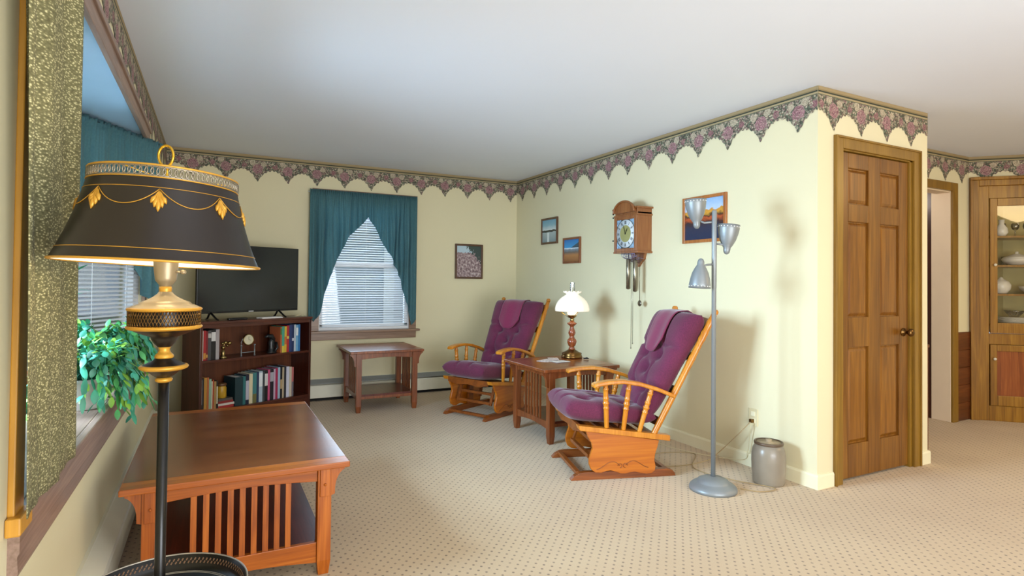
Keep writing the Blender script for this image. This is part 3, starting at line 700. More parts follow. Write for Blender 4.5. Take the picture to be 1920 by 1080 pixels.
# x range .87..1.45 / 1.45..1.985
LX0, LXA, RX1 = .86, 1.452, 1.985
def pu(x, x0, x1): return (x-x0)/(x1-x0)
curtain('window_curtain', 'left half of the teal gathered curtain on the back window', mw, LX0, LXA-.001, 2.145,
        lerp_tab([(0, .86), (pu(.915, LX0, LXA), .80), (pu(.97, LX0, LXA), .875), (pu(1.02, LX0, LXA), 1.11), (pu(1.06, LX0, LXA), 1.25), (pu(1.13, LX0, LXA), 1.41), (pu(1.25, LX0, LXA), 1.67), (pu(1.40, LX0, LXA), 1.83), (1, 1.89)]), .046, seed=.3)
curtain('window_curtain', 'right half of the teal gathered curtain on the back window', mw, LXA+.001, RX1, 2.145,
        lerp_tab([(0, 1.89), (pu(1.50, LXA, RX1), 1.82), (pu(1.59, LXA, RX1), 1.65), (pu(1.70, LXA, RX1), 1.48), (pu(1.80, LXA, RX1), 1.25), (pu(1.84, LXA, RX1), 1.12), (pu(1.865, LXA, RX1), .99), (pu(1.90, LXA, RX1), .90), (pu(1.93, LXA, RX1), .74), (1, .80)]), .046, seed=2.2)
b = BM(); tube(b, [(LX0-.01, YB-.01, 2.125), (LX0-.01, YB-.03, 2.12), (LX0+.02, YB-.03, 2.118), (RX1-.02, YB-.03, 2.118), (RX1+.008, YB-.03, 2.12), (RX1+.008, YB-.01, 2.125)], .005, 6)
tag(obj('curtain_rod', b, M['white_ob']), 'thin rod holding the teal curtains of the back window', 'curtain rod')
# bay far-side curtain (in the frame of the angled window, x from outer corner to wall)
cm = m4f @ Matrix.Translation((0, -.075, 0))
curtain('window_curtain', 'teal ruffled curtain across the far angled bay window', cm, .0, Lf+.07, 2.092,
        lerp_tab([(0, 1.06), (.08, 1.3), (.25, 1.62), (.45, 1.78), (.60, 1.62), (.72, 1.42), (.80, 1.27), (.83, 1.21), (.80, 1.16), (.88, 1.10), (.93, 1.05), (1, 1.07)]), .04, seed=.8, ruff=True, k=1.3)
# near olive drape
dm = Matrix.Translation((-.352, 1.62, 0)) @ Matrix.Rotation(PI/2, 4, 'Z')
def drape_curve():
    bm = BM(); n, rows = 90, 40; grid = []
    y0, y1 = 1.598, 2.105
    for i in range(n+1):
        u = i/n; col = []
        for j in range(rows+1):
            v = j/rows; zb = .700+.004*math.sin(u*9); z = 2.085+(zb-2.085)*v
            w = 1-.03*math.sin(v*PI)
            y = y0+(y1-y0)*(u*w)-.10*(z-.70)
            x = -.353+.022*(math.sin(u*2*PI*2.1+.9)-.3)*(1-.85*v)+.005*math.sin(u*2*PI*5.2+v*2)*(1-.6*v)
            col.append(bm.verts.new((x, y, z)))
        grid.append(col)
    for i in range(n):
        for j in range(rows):
            f = bm.faces.new((grid[i][j], grid[i+1][j], grid[i+1][j+1], grid[i][j+1])); f.smooth = True
    return bm
tag(obj('drape', drape_curve(), M['drape'], None, solid=.002), 'long olive drape with pale flecks at the near side of the bay', 'curtain')

# ================================================================ tables
def corbel(bm, x, y0, y1, ztop, s, d=.055, h=.11, along='x'):
    """curved bracket outward from x in direction s"""
    pts = [(x, ztop), (x+s*d, ztop), (x+s*d, ztop-.012)]
    for i in range(1, 7):
        a = i/7*PI/2; pts.append((x+s*(d*.95*(1-math.sin(a))+.016), ztop-.012-(h*.7)*(1-math.cos(a))))
    pts += [(x+s*.016, ztop-h*.8), (x+s*.016, ztop-h*.95), (x, ztop-h)]
    if along == 'x': prism(bm, pts, y0, y1, 'xz')
    else: prism(bm, pts, y0, y1, 'yz')
def arch_rail(bm, a0, a1, b0, b1, z0, z1, rise=.03, axis='x'):
    pts = [(a0, z1), (a1, z1), (a1, z0)]
    for i in range(1, 10): 
        t = 1-i/10; pts.append((a0+(a1-a0)*t, z0+rise*math.sin(t*PI)))
    pts.append((a0, z0)); prism(bm, pts, b0, b1, 'xz' if axis == 'x' else 'yz')
def mission_table(name, label, cat, loc, W, D, Ht, mats, slat_sides, corb=True, leg=.05, nsl=8, slw=.02, pitch=.043, over=(.06, .02, .02), shelfz=.155, group=None, plate=False):
    """origin front-left corner of the top on the floor; slat_sides subset of 'f','b','l','r'"""
    top, edge, vert, shm = mats
    r = thing(name, label, cat, loc, 0, group)
    ox, oyf, oyb = over
    b = BM(); box(b, 0, W, 0, D, Ht-.024, Ht); t = obj('tabletop', b, edge, r, bevel=.004)
    b = BM(); box(b, .004, W-.004, .085, D-.085, Ht-.002, Ht+.0006); obj('top_panel', b, top, t)
    x0, x1, y0, y1 = ox, W-ox, oyf, D-oyb
    for (lx, ly) in ((x0, y0), (x1-leg, y0), (x0, y1-leg), (x1-leg, y1-leg)):
        b = BM(); h = Ht-.024; tz = .06; i = .007
        vs = []
        for (z, k) in ((0, i), (tz, 0), (h, 0)):
            vs.append([b.verts.new((lx+a*(leg-2*k)+k, ly+c*(leg-2*k)+k, z)) for a, c in ((0, 0), (1, 0), (1, 1), (0, 1))])
        for q in range(2):
            for k in range(4): b.faces.new((vs[q][k], vs[q][(k+1) % 4], vs[q+1][(k+1) % 4], vs[q+1][k]))
        b.faces.new(vs[0][::-1]); b.faces.new(vs[2]); 
        if plate and ly == y0:
            box(b, lx+.008, lx+leg-.008, ly-.008, ly, h-.115, h-.002); lathe(b, [(.006, 0), (.006, .006), (.0001, .009)], 8, Matrix.Translation((lx+leg/2, ly-.008, h-.065)) @ Matrix.Rotation(PI/2, 4, 'X'))
        obj('leg', b, vert, r, bevel=.002)
    if corb:
        for (x, s) in ((x0, -1), (x1, 1)):
            for (a, c) in ((y0+.01, y0+leg-.01), (y1-leg+.01, y1-.01)):
                b = BM(); corbel(b, x, a, c, Ht-.024, s, min(.055, ox-.004), .12); obj('corbel', b, vert, r)
    h = Ht-.024
    b = BM()
    arch_rail(b, x0+leg, x1-leg, y0+.012, y0+.032, h-.055, h, .015); arch_rail(b, x0+leg, x1-leg, y1-.032, y1-.012, h-.055, h, .015)
    arch_rail(b, y0+leg, y1-leg, x0+.012, x0+.032, h-.055, h, .015, 'y'); arch_rail(b, y0+leg, y1-leg, x1-.032, x1-.012, h-.055, h, .015, 'y')
    obj('apron', b, edge, r, bevel=.002)
    b = BM(); rz = shelfz
    if 'f' in slat_sides or 'b' in slat_sides:
        arch_rail(b, x0+leg, x1-leg, y0+.012, y0+.034, rz-.085, rz, .022); obj('lower_rail', b, edge, r, bevel=.002); b = BM(); arch_rail(b, x0+leg, x1-leg, y1-.034, y1-.012, rz-.085, rz, .022)
    if 'l' in slat_sides or 'r' in slat_sides:
        arch_rail(b, y0+leg, y1-leg, x0+.012, x0+.034, rz-.06, rz, .02, 'y'); obj('lower_rail', b, edge, r, bevel=.002); b = BM(); arch_rail(b, y0+leg, y1-leg, x1-.034, x1-.012, rz-.06, rz, .02, 'y'); obj('lower_rail', b, edge, r, bevel=.002); b = BM()
        arch_rail(b, x0+leg, x1-leg, y0+.03, y0+.045, rz-.045, rz-.02, .0)
    obj('lower_rail', b, edge, r, bevel=.002)
    b = BM(); box(b, x0+.02, x1-.02, y0+.035, y1-.035, rz-.022, rz-.002); obj('shelf', b, shm, r)
    cx, cy = (x0+x1)/2, (y0+y1)/2
    for k in range(nsl):
        o = (k-(nsl-1)/2)*pitch
        if 'f' in slat_sides: b = BM(); box(b, cx+o-slw/2, cx+o+slw/2, y0+.017, y0+.029, rz-.005, h-.04); obj('slat', b, vert, r)
        if 'b' in slat_sides: b = BM(); box(b, cx+o-slw/2, cx+o+slw/2, y1-.029, y1-.017, rz-.005, h-.04); obj('slat', b, vert, r)
        if 'l' in slat_sides: b = BM(); box(b, x0+.017, x0+.029, cy+o-slw/2, cy+o+slw/2, rz-.005, h-.04); obj('slat', b, vert, r)
        if 'r' in slat_sides: b = BM(); box(b, x1-.029, x1-.017, cy+o-slw/2, cy+o+slw/2, rz-.005, h-.04); obj('slat', b, vert, r)
    return r
mission_table('coffee_table', 'large low brown coffee table with slatted ends in front of the bookcase', 'coffee table', (-.287, 2.475, 0), .815, 1.335, .465,
              (M['table_top'], M['table_edge'], M['table_v'], M['shelf_dark']), 'fb', True, .055, 9, .021, .0425, (.07, .025, .03), .135, plate=True)
et = mission_table('end_table', 'brown slat-sided end table in front of the back wall window', 'end table', (1.13, 5.345, 0), .70, .68, .57,
              (M['etable_top'], M['etable'], M['etable'], M['shelf_dark']), 'lr', True, .05, 6, .018, .046, (.058, .02, .07), .165, 'mission end tables')
dup(et, (2.215, 3.72, 0), 0, 'brown slat-sided end table between the two gliders holding a lamp')

# ================================================================ glider rocking chairs (local: x forward, y left)
def turned(bm, p, q, r, beads=((.18, 1.25), (.5, 1.5), (.82, 1.25)), seg=14, base=.72):
    L = (Vector(q)-Vector(p)).length; prof = []; n = 44
    for i in range(n+1):
        t = i/n; rr = base+.10*math.sin(t*PI)
        for (c, a) in beads:
            d = abs(t-c)/.022
            if d < 1.6: rr = max(rr, base+(a-base)*math.exp(-d*d*1.2))
            
        prof.append((rr*r, t*L))
    lathe(bm, prof, seg, between(p, q))
def cushion(bm, W, Hh, Tk, tufts, m4, n=44, tk_fun=None, rolls=(), taper=0):
    """pillow: x in [-W/2,W/2], z in [0,Hh], thickness along y; tufts in (x,z) on the -y face"""
    def hgt(u, v):
        e = (max(0, 1-abs(u)**5)**.42)*(max(0, 1-abs(v)**6)**.42); return e
    fr, bk = [], []
    for i in range(n+1):
        u = -1+2*i/n; u = math.sin(u*PI/2)*.35+u*.65; a, c = [], []
        for j in range(n+1):
            v = -1+2*j/n; v = math.sin(v*PI/2)*.35+v*.65
            x, z = u*W/2*(1+taper*v), (v+1)/2*Hh; e = hgt(u, v); t = Tk/2*(tk_fun(v) if tk_fun else 1)
            dip = 0
            for (tx, tz) in tufts:
                dd = math.hypot(x-tx, z-tz); dip = max(dip, .6*math.exp(-(dd/.035)**2)+.25*math.exp(-(dd/.08)**2))
            for (rx, rz, hor) in rolls:
                if hor: dip = max(dip, .38*math.exp(-((z-rz-.012*math.sin(x*22))/.016)**2))
                else: dip = max(dip, .30*math.exp(-((x-rx-.010*math.sin(z*17+rx*30))/.014)**2)*(1 if rz is None or z > rz else 0))
            yf = -t*e*(1-min(.95, dip*1.0)); yb = t*e
            cx = 1+.0*e
            if i in (0, n) or j in (0, n):
                vtx = bm.verts.new(m4 @ Vector((x, 0, z))); a.append(vtx); c.append(vtx)
            else:
                a.append(bm.verts.new(m4 @ Vector((x, yf, z)))); c.append(bm.verts.new(m4 @ Vector((x, yb, z))))
        fr.append(a); bk.append(c)
    for i in range(n):
        for j in range(n):
            for g in (fr, bk):
                f = bm.faces.new((g[i][j], g[i+1][j], g[i+1][j+1], g[i][j+1])); f.smooth = True
def glider(label, loc, rotz, group):
    r = thing('glider_chair', label, 'armchair', loc, rotz, group)
    hw = .255
    for s in (1, -1):
        y0 = s*hw; th = .022*s
        # floor runner
        b = BM(); ys = sorted((s*.235-.02, s*.235+.02))
        pts = [(-.345, 0), (-.34, .02), (-.325, .036), (-.29, .048), (.25, .048), (.29, .044), (.325, .026), (.345, .005), (.345, 0)]
        prism(b, pts, ys[0], ys[1], 'xz'); obj('runner', b, M['oak_shade'], r, bevel=.003)
        # hanging side panel, shaped outline
        pr_ = [(.262, .318), (.245, .27), (.222, .235), (.215, .20), (.228, .165), (.238, .13), (.236, .10), (.222, .07), (.195, .052), (.16, .048), (.125, .058), (.095, .06), (.06, .05), (.03, .038), (0, .036), (-.03, .042), (-.06, .046), (-.10, .036), (-.14, .028), (-.175, .032), (-.195, .048), (-.2, .075), (-.192, .11), (-.196, .15), (-.21, .19), (-.222, .235)]
        b = BM(); ys = sorted((y0, y0+th)); prism(b, pr_, ys[0], ys[1], 'xz'); sp_ = obj('side_panel', b, M['oak'], r, bevel=.003)
        # carved scroll on the panel
        b = BM(); yy = y0+th+s*.001
        for k in (1, -1):
            pts = [(k*(.02+.15*t)+.02, yy, .10+.028*math.sin(t*PI)*(1-t)*2-.02*t-.01) for t in [i/12 for i in range(13)]]; tube(b, pts, .0022, 5)
            pts = [(k*(.018+.014*math.cos(a))+.02, yy, .088+.014*math.sin(a)) for a in [PI*1.5*i/8 for i in range(9)]]; tube(b, pts, .002, 5)
        obj('carving', b, M['oak_shade'], sp_)
        # side rail (seat side), sloping back
        b = BM(); ys = sorted((s*.235, s*.292)); prism(b, [(.315, .347), (-.29, .268), (-.29, .232), (.30, .315)], ys[0], ys[1], 'xz'); obj('side_rail', b, M['oak_v'], r, bevel=.004)
        # arm
        path = [(.225, .592), (.19, .602), (.12, .612), (.03, .615), (-.08, .598), (-.2, .562), (-.31, .517)]
        up = [(x, z+.012) for x, z in path]; dn = [(x, z-.014) for x, z in path][::-1]
        b = BM(); ys = sorted((s*.258, s*.325)); prism(b, up+dn, ys[0], ys[1], 'xz'); obj('armrest', b, M['oak_v'], r, bevel=.008)
        for (bs, bz, ts, tz) in ((.125, .325, .14, .60), (.015, .308, -.015, .598), (-.09, .292, -.165, .565)):
            b = BM(); turned(b, (bs, s*.272, bz), (ts, s*.288, tz), .018, ((.45, 1.12), (.56, 1.25), (.67, 1.12), (.88, 1.1)), 12, .78); obj('arm_spindle', b, M['oak_v'], r)
        # back post
        b = BM(); turned(b, (-.185, s*.262, .262), (-.592, s*.282, 1.03), .0215, ((.60, 1.06), (.64, 1.06), (.80, 1.1), (.84, 1.1), (.93, 1.1)), 16, .86)
        lathe(b, [(.0001, .022), (.014, .02), (.021, .01), (.021, 0), (.016, -.012)], 14, Matrix.Translation((-.598, s*.282, 1.04))); obj('back_post', b, M['oak_v'], r)
        # hidden upright carrying the glide arms, glide arms
        b = BM(); box(b, -.03, .03, *sorted((s*.205, s*.232)), .045, .29); box(b, -.16, .16, *sorted((s*.205, s*.232)), .24, .285); obj('base_upright', b, M['oak_shade'], r, bevel=.003)
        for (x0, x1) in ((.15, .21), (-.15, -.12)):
            b = BM(); m = between((x0, s*.194, .27), (x1, s*.194, .11)); box(b, -.014, .014, -.006, .006, 0, .17, 0, m); obj('glide_arm', b, M['oak_shade'], r)
    # apron across the front, seat slats, stretchers
    b = BM(); pts = [(-.235, .345), (.235, .345), (.235, .30), (.19, .295), (.15, .282), (.10, .286), (.05, .292), (0, .296), (-.05, .292), (-.10, .286), (-.15, .282), (-.19, .295), (-.235, .30)]
    prism(b, pts, .285, .305, 'yz'); obj('front_apron', b, M['oak_shade'], r, bevel=.003)
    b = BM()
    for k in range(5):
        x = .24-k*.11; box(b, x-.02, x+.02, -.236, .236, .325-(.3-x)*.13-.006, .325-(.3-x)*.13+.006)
    obj('seat_slats', b, M['oak_shade'], r)
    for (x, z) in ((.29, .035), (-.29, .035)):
        b = BM(); box(b, x-.014, x+.014, -.22, .22, z-.012, z+.01); obj('stretcher', b, M['oak_shade'], r, bevel=.002)
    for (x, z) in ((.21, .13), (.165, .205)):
        b = BM(); box(b, x-.012, x+.012, -.195, .195, z-.012, z+.012); obj('glide_bar', b, M['oak_shade'], r, bevel=.002)
    # crest and ladder rails
    def on(t, y): return (-.185-.407*t, y, .262+.768*t)
    b = BM(); dx, dz = -.407, .768; nrm = Vector((.884, 0, .468))
    for (t0, t1) in ((.85, .955), (.62, .68), (.34, .40), (.08, .14)):
        n = 12; A = []
        for i in range(n+1):
            y = -.275+.55*i/n; k = math.sin(i/n*PI)
            hi = t1+(.03*k if t0 > .8 else 0)
            lo = t0-.01*k
            bow = -.03*k
            pl = Vector(on(lo, y)) ; ph = Vector(on(hi, y)); off = Vector((bow, 0, bow*.5))
            A.append([b.verts.new(pl+off-nrm*.008), b.verts.new(pl+off+nrm*.008), b.verts.new(ph+off+nrm*.008), b.verts.new(ph+off-nrm*.008)])
        for i in range(n):
            for k in range(4): b.faces.new((A[i][k], A[i][(k+1) % 4], A[i+1][(k+1) % 4], A[i+1][k]))
        b.faces.new(A[0]); b.faces.new(A[-1][::-1])
    obj('back_rails', b, M['oak_shade'], r, bevel=.002)
    # seat cushion: local x->-y ... pillow plane rotated flat
    b = BM()
    ms = Matrix.Translation((-.21, 0, .305)) @ Matrix.Rotation(math.radians(-7), 4, 'Y') @ Matrix(((0, 0, 1, 0), (-1, 0, 0, 0), (0, -1, 0, .0), (0, 0, 0, 1)))
    # pillow local: x->-Y world, z->X forward, y->-Z (tufted -y face up)
    cushion(b, .485, .60, .165, [(-.12, .18), (.12, .18), (0, .32), (-.12, .46), (.12, .46)], ms @ Matrix.Translation((0, -.062, 0)), 46, lambda v: .92+.14*v, [(-.08, None, False), (.08, None, False)])
    obj('seat_cushion', b, M['maroon'], r)
    # back cushion leaning on the posts
    th = math.atan2(.407, .768)
    mb = Matrix.Translation((-.115, 0, .40)) @ Matrix.Rotation(-th, 4, 'Y') @ Matrix(((0, -1, 0, 0), (-1, 0, 0, 0), (0, 0, 1, 0), (0, 0, 0, 1)))
    tf = [(-.10, .16), (.10, .16), (0, .29), (-.1, .40), (.1, .40)]
    mb2 = mb @ Matrix.Translation((0, .055, 0))
    b = BM(); tkf = lambda v: .80+.34*max(0, v)**1.5
    cushion(b, .515, .735, .20, tf, mb2, 52, tkf, [(0, .47, True), (-.10, None, False), (.10, None, False), (0, .18, True)], .10)
    obj('back_cushion', b, M['maroon'], r)
    # cloth head cover draped over the top
    b = BM(); n = 20; grid = []
    for i in range(n+1):
        u = -1+2*i/n; x = u*.125; col = []
        drop = .35*(1-.28*abs(u)**2.5)
        for j in range(n+1):
            t = j/n
            if t < .3:   # behind the cushion, up and over
                a = t/.3; y = .055*(1-a)-.0; z = .66+.047*math.sin(a*PI/2)
                y = .06*math.cos(a*PI/2); y, z = y, .700+.048*math.sin(a*PI/2)
            else:
                a = (t-.3)/.7; z = .748-drop*a; vv = min(1, 2*z/.735-1); e = (max(0, 1-abs(vv)**6)**.42); y = -(.10*(.80+.34*max(0, vv)**1.5)*e+.010)
                if z > .728: y = min(y, -.02-.2*(.748-z))
            y -= .006*math.sin(x*40)*t
            col.append(b.verts.new(mb2 @ Vector((x, y, z))))
        grid.append(col)
    for i in range(n):
        for j in range(n): f = b.faces.new((grid[i][j], grid[i+1][j], grid[i+1][j+1], grid[i][j+1])); f.smooth = True
    obj('head_cover', b, M['maroon2'], r, solid=.006)
    return r
g1 = glider('near maroon-cushioned oak glider chair beside the silver floor lamp', (2.396, 3.153, 0), math.atan2(.294, -.956), None)
dup(g1, (2.337, 4.965, 0), math.atan2(-.438, -.899), 'far maroon-cushioned oak glider chair in the back corner')

# ================================================================ bookcase and television
BR = math.radians(28); BL, BD, BH = 1.055, .29, .873
FL = Vector((.85-BL*math.cos(BR), 5.80-BL*math.sin(BR), 0))
bc = thing('bookcase', 'dark brown two-shelf bookcase angled across the back left corner', 'bookcase', FL, BR)
b = BM(); box(b, 0, .022, 0, BD, 0, BH-.022); obj('side_panel', b, M['bookcase_v'], bc, bevel=.002)
b = BM(); box(b, BL-.022, BL, 0, BD, 0, BH-.022); obj('side_panel', b, M['bookcase_v'], bc, bevel=.002)
b = BM(); box(b, -.008, BL+.008, -.01, BD, BH-.022, BH); obj('top_board', b, M['bookcase'], bc, bevel=.003)
b = BM(); box(b, .022, BL-.022, 0, .018, BH-.052, BH-.022); obj('top_rail', b, M['bookcase'], bc)
S1Z, S0Z = .552, .135
for z in (S1Z, S0Z): b = BM(); box(b, .022, BL-.022, .004, BD-.01, z-.02, z); obj('shelf', b, M['bookcase'], bc, bevel=.002)
b = BM(); box(b, .022, BL-.022, .012, .03, 0, S0Z-.02); obj('kick_board', b, M['bookcase'], bc)
b = BM(); box(b, .022, BL-.022, BD-.01, BD, 0, BH-.022); obj('back_panel', b, M['bookback'], bc)
BMAT = Matrix.Translation(FL) @ Matrix.Rotation(BR, 4, 'Z')
def bl(x, y, z): return BMAT @ Vector((x, y, z))
def book(x, w, h, d, z, color, label, lean=0, y=.03, band=None, group=None, flat=False):
    bm = BM()
    if flat:
        box(bm, 0, h, 0, d, 0, .0025, 0); box(bm, 0, h, 0, d, w-.0025, w, 0); box(bm, 0, h, 0, .0025, .0025, w-.0025, 0); box(bm, .004, h-.004, .0025, d-.004, .0025, w-.0025, 1)
    else:
        box(bm, 0, .0022, 0, d, 0, h, 0); box(bm, w-.0022, w, 0, d, 0, h, 0); box(bm, .0022, w-.0022, 0, .0025, 0, h, 0); box(bm, .0022, w-.0022, .0025, d-.004, .004, h-.004, 1)
        if band: box(bm, .0005, w-.0005, -.0006, 0, h*band[1], h*band[2], 2)
    mats = [book_mat(color), M['white_p']]
    if band: mats.append(book_mat(band[0]))
    o = obj('book', bm, mats, None, loc=bl(x, y, z+.0005), rot=(0, 0, BR)); tag(o, label, 'book', group)
    if lean: o.rotation_euler = (Matrix.Rotation(BR, 4, 'Z') @ Matrix.Rotation(lean, 4, 'Y')).to_euler()
    return o
def words(n): return ['first', 'second', 'third', 'fourth', 'fifth', 'sixth', 'seventh', 'eighth', 'ninth', 'tenth', 'eleventh', 'twelfth'][n]
up_left = [('#d8c7bd', 'cream', .018, .245, None), ('#a62329', 'red', .024, .245, ('#c98a3a', .05, .25)), ('#7d1f26', 'dark red', .016, .24, ('#c99a4a', .1, .2)), ('#4b4a4c', 'grey-black', .03, .245, ('#b9b4ae', .75, .9)), ('#19171a', 'black', .042, .25, ('#d9d6d3', .62, .92)), ('#a89fa0', 'silver grey', .034, .25, None)]
x = .026
up_left = [(a, b_, w*.86, h, d) for a, b_, w, h, d in up_left]
for i, (c, cn, w, h, bd) in enumerate(up_left):
    book(x, w, h, .17, S1Z, c, f'{cn} spine book, {words(i)} from the left end of the upper shelf', band=bd, group=None); x += w+.0015
up_right = [('#b8643c', 'rust', .018, .235, ('#4a7a44', .7, .95)), ('#49a08a', 'turquoise', .03, .24, ('#d6c04c', .0, .25)), ('#d7b23a', 'yellow', .026, .24, ('#c86a35', .3, .6)), ('#b02a30', 'red', .028, .245, ('#e0c25a', .5, .6)), ('#2e3f70', 'navy', .034, .25, None), ('#23345e', 'dark navy', .024, .25, ('#c6cad6', .4, .5)), ('#b9c4cf', 'silver', .024, .25, None), ('#6fa6cc', 'light blue', .026, .245, ('#e6ecf0', .6, .9)), ('#2f76b4', 'bright blue', .024, .25, None)]
up_right = [(a, b_, w*.84, h, d) for a, b_, w, h, d in up_right]
x = BL-.10-sum(w+.0015 for _, _, w, _, _ in up_right)
for i, (c, cn, w, h, bd) in enumerate(up_right):
    book(x, w, h, .17, S1Z, c, f'{cn} spine book, {words(i)} of the row right of the dark figurine', band=bd); x += w+.0015
low_left = [('#3b3f48', 'dark speckled', .018, .29, ('#b9bcc4', .2, .9)), ('#2c2a2a', 'black', .018, .27, None), ('#c08a3a', 'ochre', .032, .275, None), ('#b8663a', 'rust orange', .02, .275, None), ('#93b19a', 'pale green', .028, .26, None), ('#d9cfb5', 'cream', .012, .24, None), ('#b14a2c', 'brick red', .014, .25, None), ('#a98550', 'tan', .024, .235, None), ('#26211f', 'brown-black', .018, .24, ('#d2c6a8', .2, .8))]
x = .026
low_left = [(a, b_, w*.72, h, d) for a, b_, w, h, d in low_left]
for i, (c, cn, w, h, bd) in enumerate(low_left):
    book(x, w, h, .18, S0Z, c, f'{cn} spine book, {words(i)} from the left end of the lower shelf', band=bd); x += w+.0015
xs_ = x+.006
for k, (c, cn, h, w) in enumerate((('#a8322c', 'red', .135, .022), ('#d6cfc4', 'white and red', .14, .018), ('#8f2a28', 'dark red', .13, .02), ('#57534f', 'grey', .125, .018))):
    book(xs_, w, h, .11, S0Z+[0, .0225, .041, .0615][k], c, f'{cn} paperback lying flat, {["bottom", "second", "third", "top"][k]} of the small stack on the lower shelf', flat=True, y=.035)
jar = thing('candle_jar', 'yellow candle jar with a brown lid standing on the small paperback stack', 'candle', bl(xs_+.055, .09, S0Z+.0805), BR)
b = BM(); lathe(b, [(.036, 0), (.04, .005), (.04, .085), (.034, .098), (.034, .102)], 20); obj('jar_glass', b, plain('yellow_wax', '#c79a2c', .3), jar)
b = BM(); lathe(b, [(.039, .102), (.041, .104), (.041, .118), (.036, .124), (.0001, .126)], 20); obj('lid', b, plain('brown_lid', '#6d4a2e', .4, .2), jar)
x = xs_+.142
low_right = [('#16333a', 'dark teal', .07, .245, None), ('#2f6f70', 'teal', .024, .245, None), ('#1d2037', 'navy', .03, .255, ('#b9b6c4', .15, .8)), ('#d9cda9', 'cream', .032, .26, None), ('#3f7d80', 'sea green', .036, .265, ('#6d6a3c', .0, .3)), ('#2d3958', 'navy blue', .02, .265, None), ('#aebfcc', 'pale blue', .034, .27, ('#e4e8ea', .5, .95)), ('#3f444b', 'slate', .018, .265, None), ('#1c1c1f', 'black lettered', .03, .27, ('#d3d0cd', .5, .9)), ('#c9527c', 'pink', .02, .275, None), ('#22202a', 'black', .034, .275, ('#a9a6b0', .6, .9)), ('#bfa3b8', 'lilac', .018, .275, None)]
for i, (c, cn, w, h, bd) in enumerate(low_right):
    book(x, w, h, .18, S0Z, c, f'{cn} spine book, {words(i)} to the right of the candle jar on the lower shelf', band=bd); x += w+.0015
low_end = [('#a32a50', 'crimson', .022, .28, None), ('#9fb8cd', 'light blue', .022, .285, None), ('#1f1d20', 'black', .02, .285, ('#b49a70', .3, .6)), ('#b7a68a', 'fawn', .018, .28, None), ('#2a2a33', 'charcoal', .02, .285, None), ('#cfd0e0', 'pale lavender', .03, .28, None), ('#c9bea8', 'beige', .024, .275, None), ('#b96a68', 'coral', .02, .27, ('#6e6a72', .0, .5))]
wtot = sum(w+.0015 for _, _, w, _, _ in low_end)
for i, (c, cn, w, h, bd) in enumerate(low_end):
    if x+w > BL-.03: break
    book(x, w, h, .18, S0Z, c, f'{cn} spine book, {words(len(low_end)-1-i)} from the right end of the lower shelf', band=bd); x += w+.0015
# brass bookend figure, round clock, dark figurine
fg = BM()
lathe(fg, [(.03, 0), (.032, .01), (.012, .02), (.018, .045), (.012, .07)], 14)
lathe(fg, [(.0001, -.018), (.014, -.012), (.018, 0), (.014, .012), (.0001, .018)], 12, Matrix.Translation((0, 0, .09)))
for (dx, dz, rr) in ((.02, .13, .016), (-.006, .125, .013), (.055, .125, .018), (.035, .105, .01)): lathe(fg, [(.0001, -rr), (rr*.8, -rr*.6), (rr, 0), (rr*.8, rr*.6), (.0001, rr)], 12, Matrix.Translation((dx, 0, dz)))
tube(fg, [(0, 0, .09), (.01, 0, .12), (.05, 0, .125)], .006, 8)
tag(obj('bookend_figurine', fg, M['brass'], None, loc=bl(.225, .06, S1Z+.0005), rot=(0, 0, BR)), 'small brass figurine bookend right of the black books on the upper shelf', 'figurine')
ck = thing('shelf_clock', 'round brass and glass clock in the middle of the upper shelf', 'clock', bl(.455, .07, S1Z+.0005), BR)
b = BM()
for s in (-1, 1): lathe(b, [(.009, 0), (.009, .004), (.0055, .006), (.0055, .085), (.009, .087), (.009, .095), (.0001, .098)], 12, Matrix.Translation((s*.062, 0, 0)))
tube(b, [(-.062, 0, .03), (.062, 0, .03)], .004, 8); tube(b, [(-.062, 0, .09), (-.064, 0, .12), (-.05, 0, .15), (-.03, 0, .165)], .0035, 6); obj('clock_stand', b, M['silver'], ck)
b = BM(); mm = Matrix.Translation((0, .012, .14)) @ Matrix.Rotation(PI/2, 4, 'X'); lathe(b, [(.0001, 0), (.045, 0), (.05, .006), (.05, .022), (.044, .026), (.042, .022)], 28, mm, cap=False); obj('clock_case', b, M['brass'], ck)
b = BM(); lathe(b, [(.0001, .021), (.043, .021)], 28, mm, cap=False); obj('clock_face', b, plain('clock_face_cream', '#d9d2b4', .5), ck)
b = BM(); box(b, -.001, .001, -.0115, -.0105, .14, .168); m_ = Matrix.Translation((0, -.011, .14)) @ Matrix.Rotation(1.9, 4, 'Y'); box(b, -.001, .001, -.0005, .0005, 0, .02, 0, m_); obj('clock_hands', b, M['tole_blk'], ck)
fg = BM()
lathe(fg, [(.045, 0), (.045, .012), (.035, .02), (.03, .06), (.033, .1), (.02, .135), (.0001, .15)], 16, Matrix.Translation((0, 0, 0)) @ Matrix.Diagonal((1, .7, 1, 1)))
tube(fg, [(.01, 0, .12), (-.01, -.005, .155), (-.05, -.01, .16), (-.075, -.01, .148)], [.024, .022, .014, .009], 10)
tube(fg, [(.02, -.03, .1), (.03, -.04, .05), (.0, -.045, .02)], [.012, .012, .01], 8)
tag(obj('figurine', fg, plain('black_marbled_figurine', '#23272a', .3, .1, .5, 40), None, loc=bl(.69, .075, S1Z+.0005), rot=(0, 0, BR)), 'black and silver crouching figurine left of the colourful upper books', 'figurine')
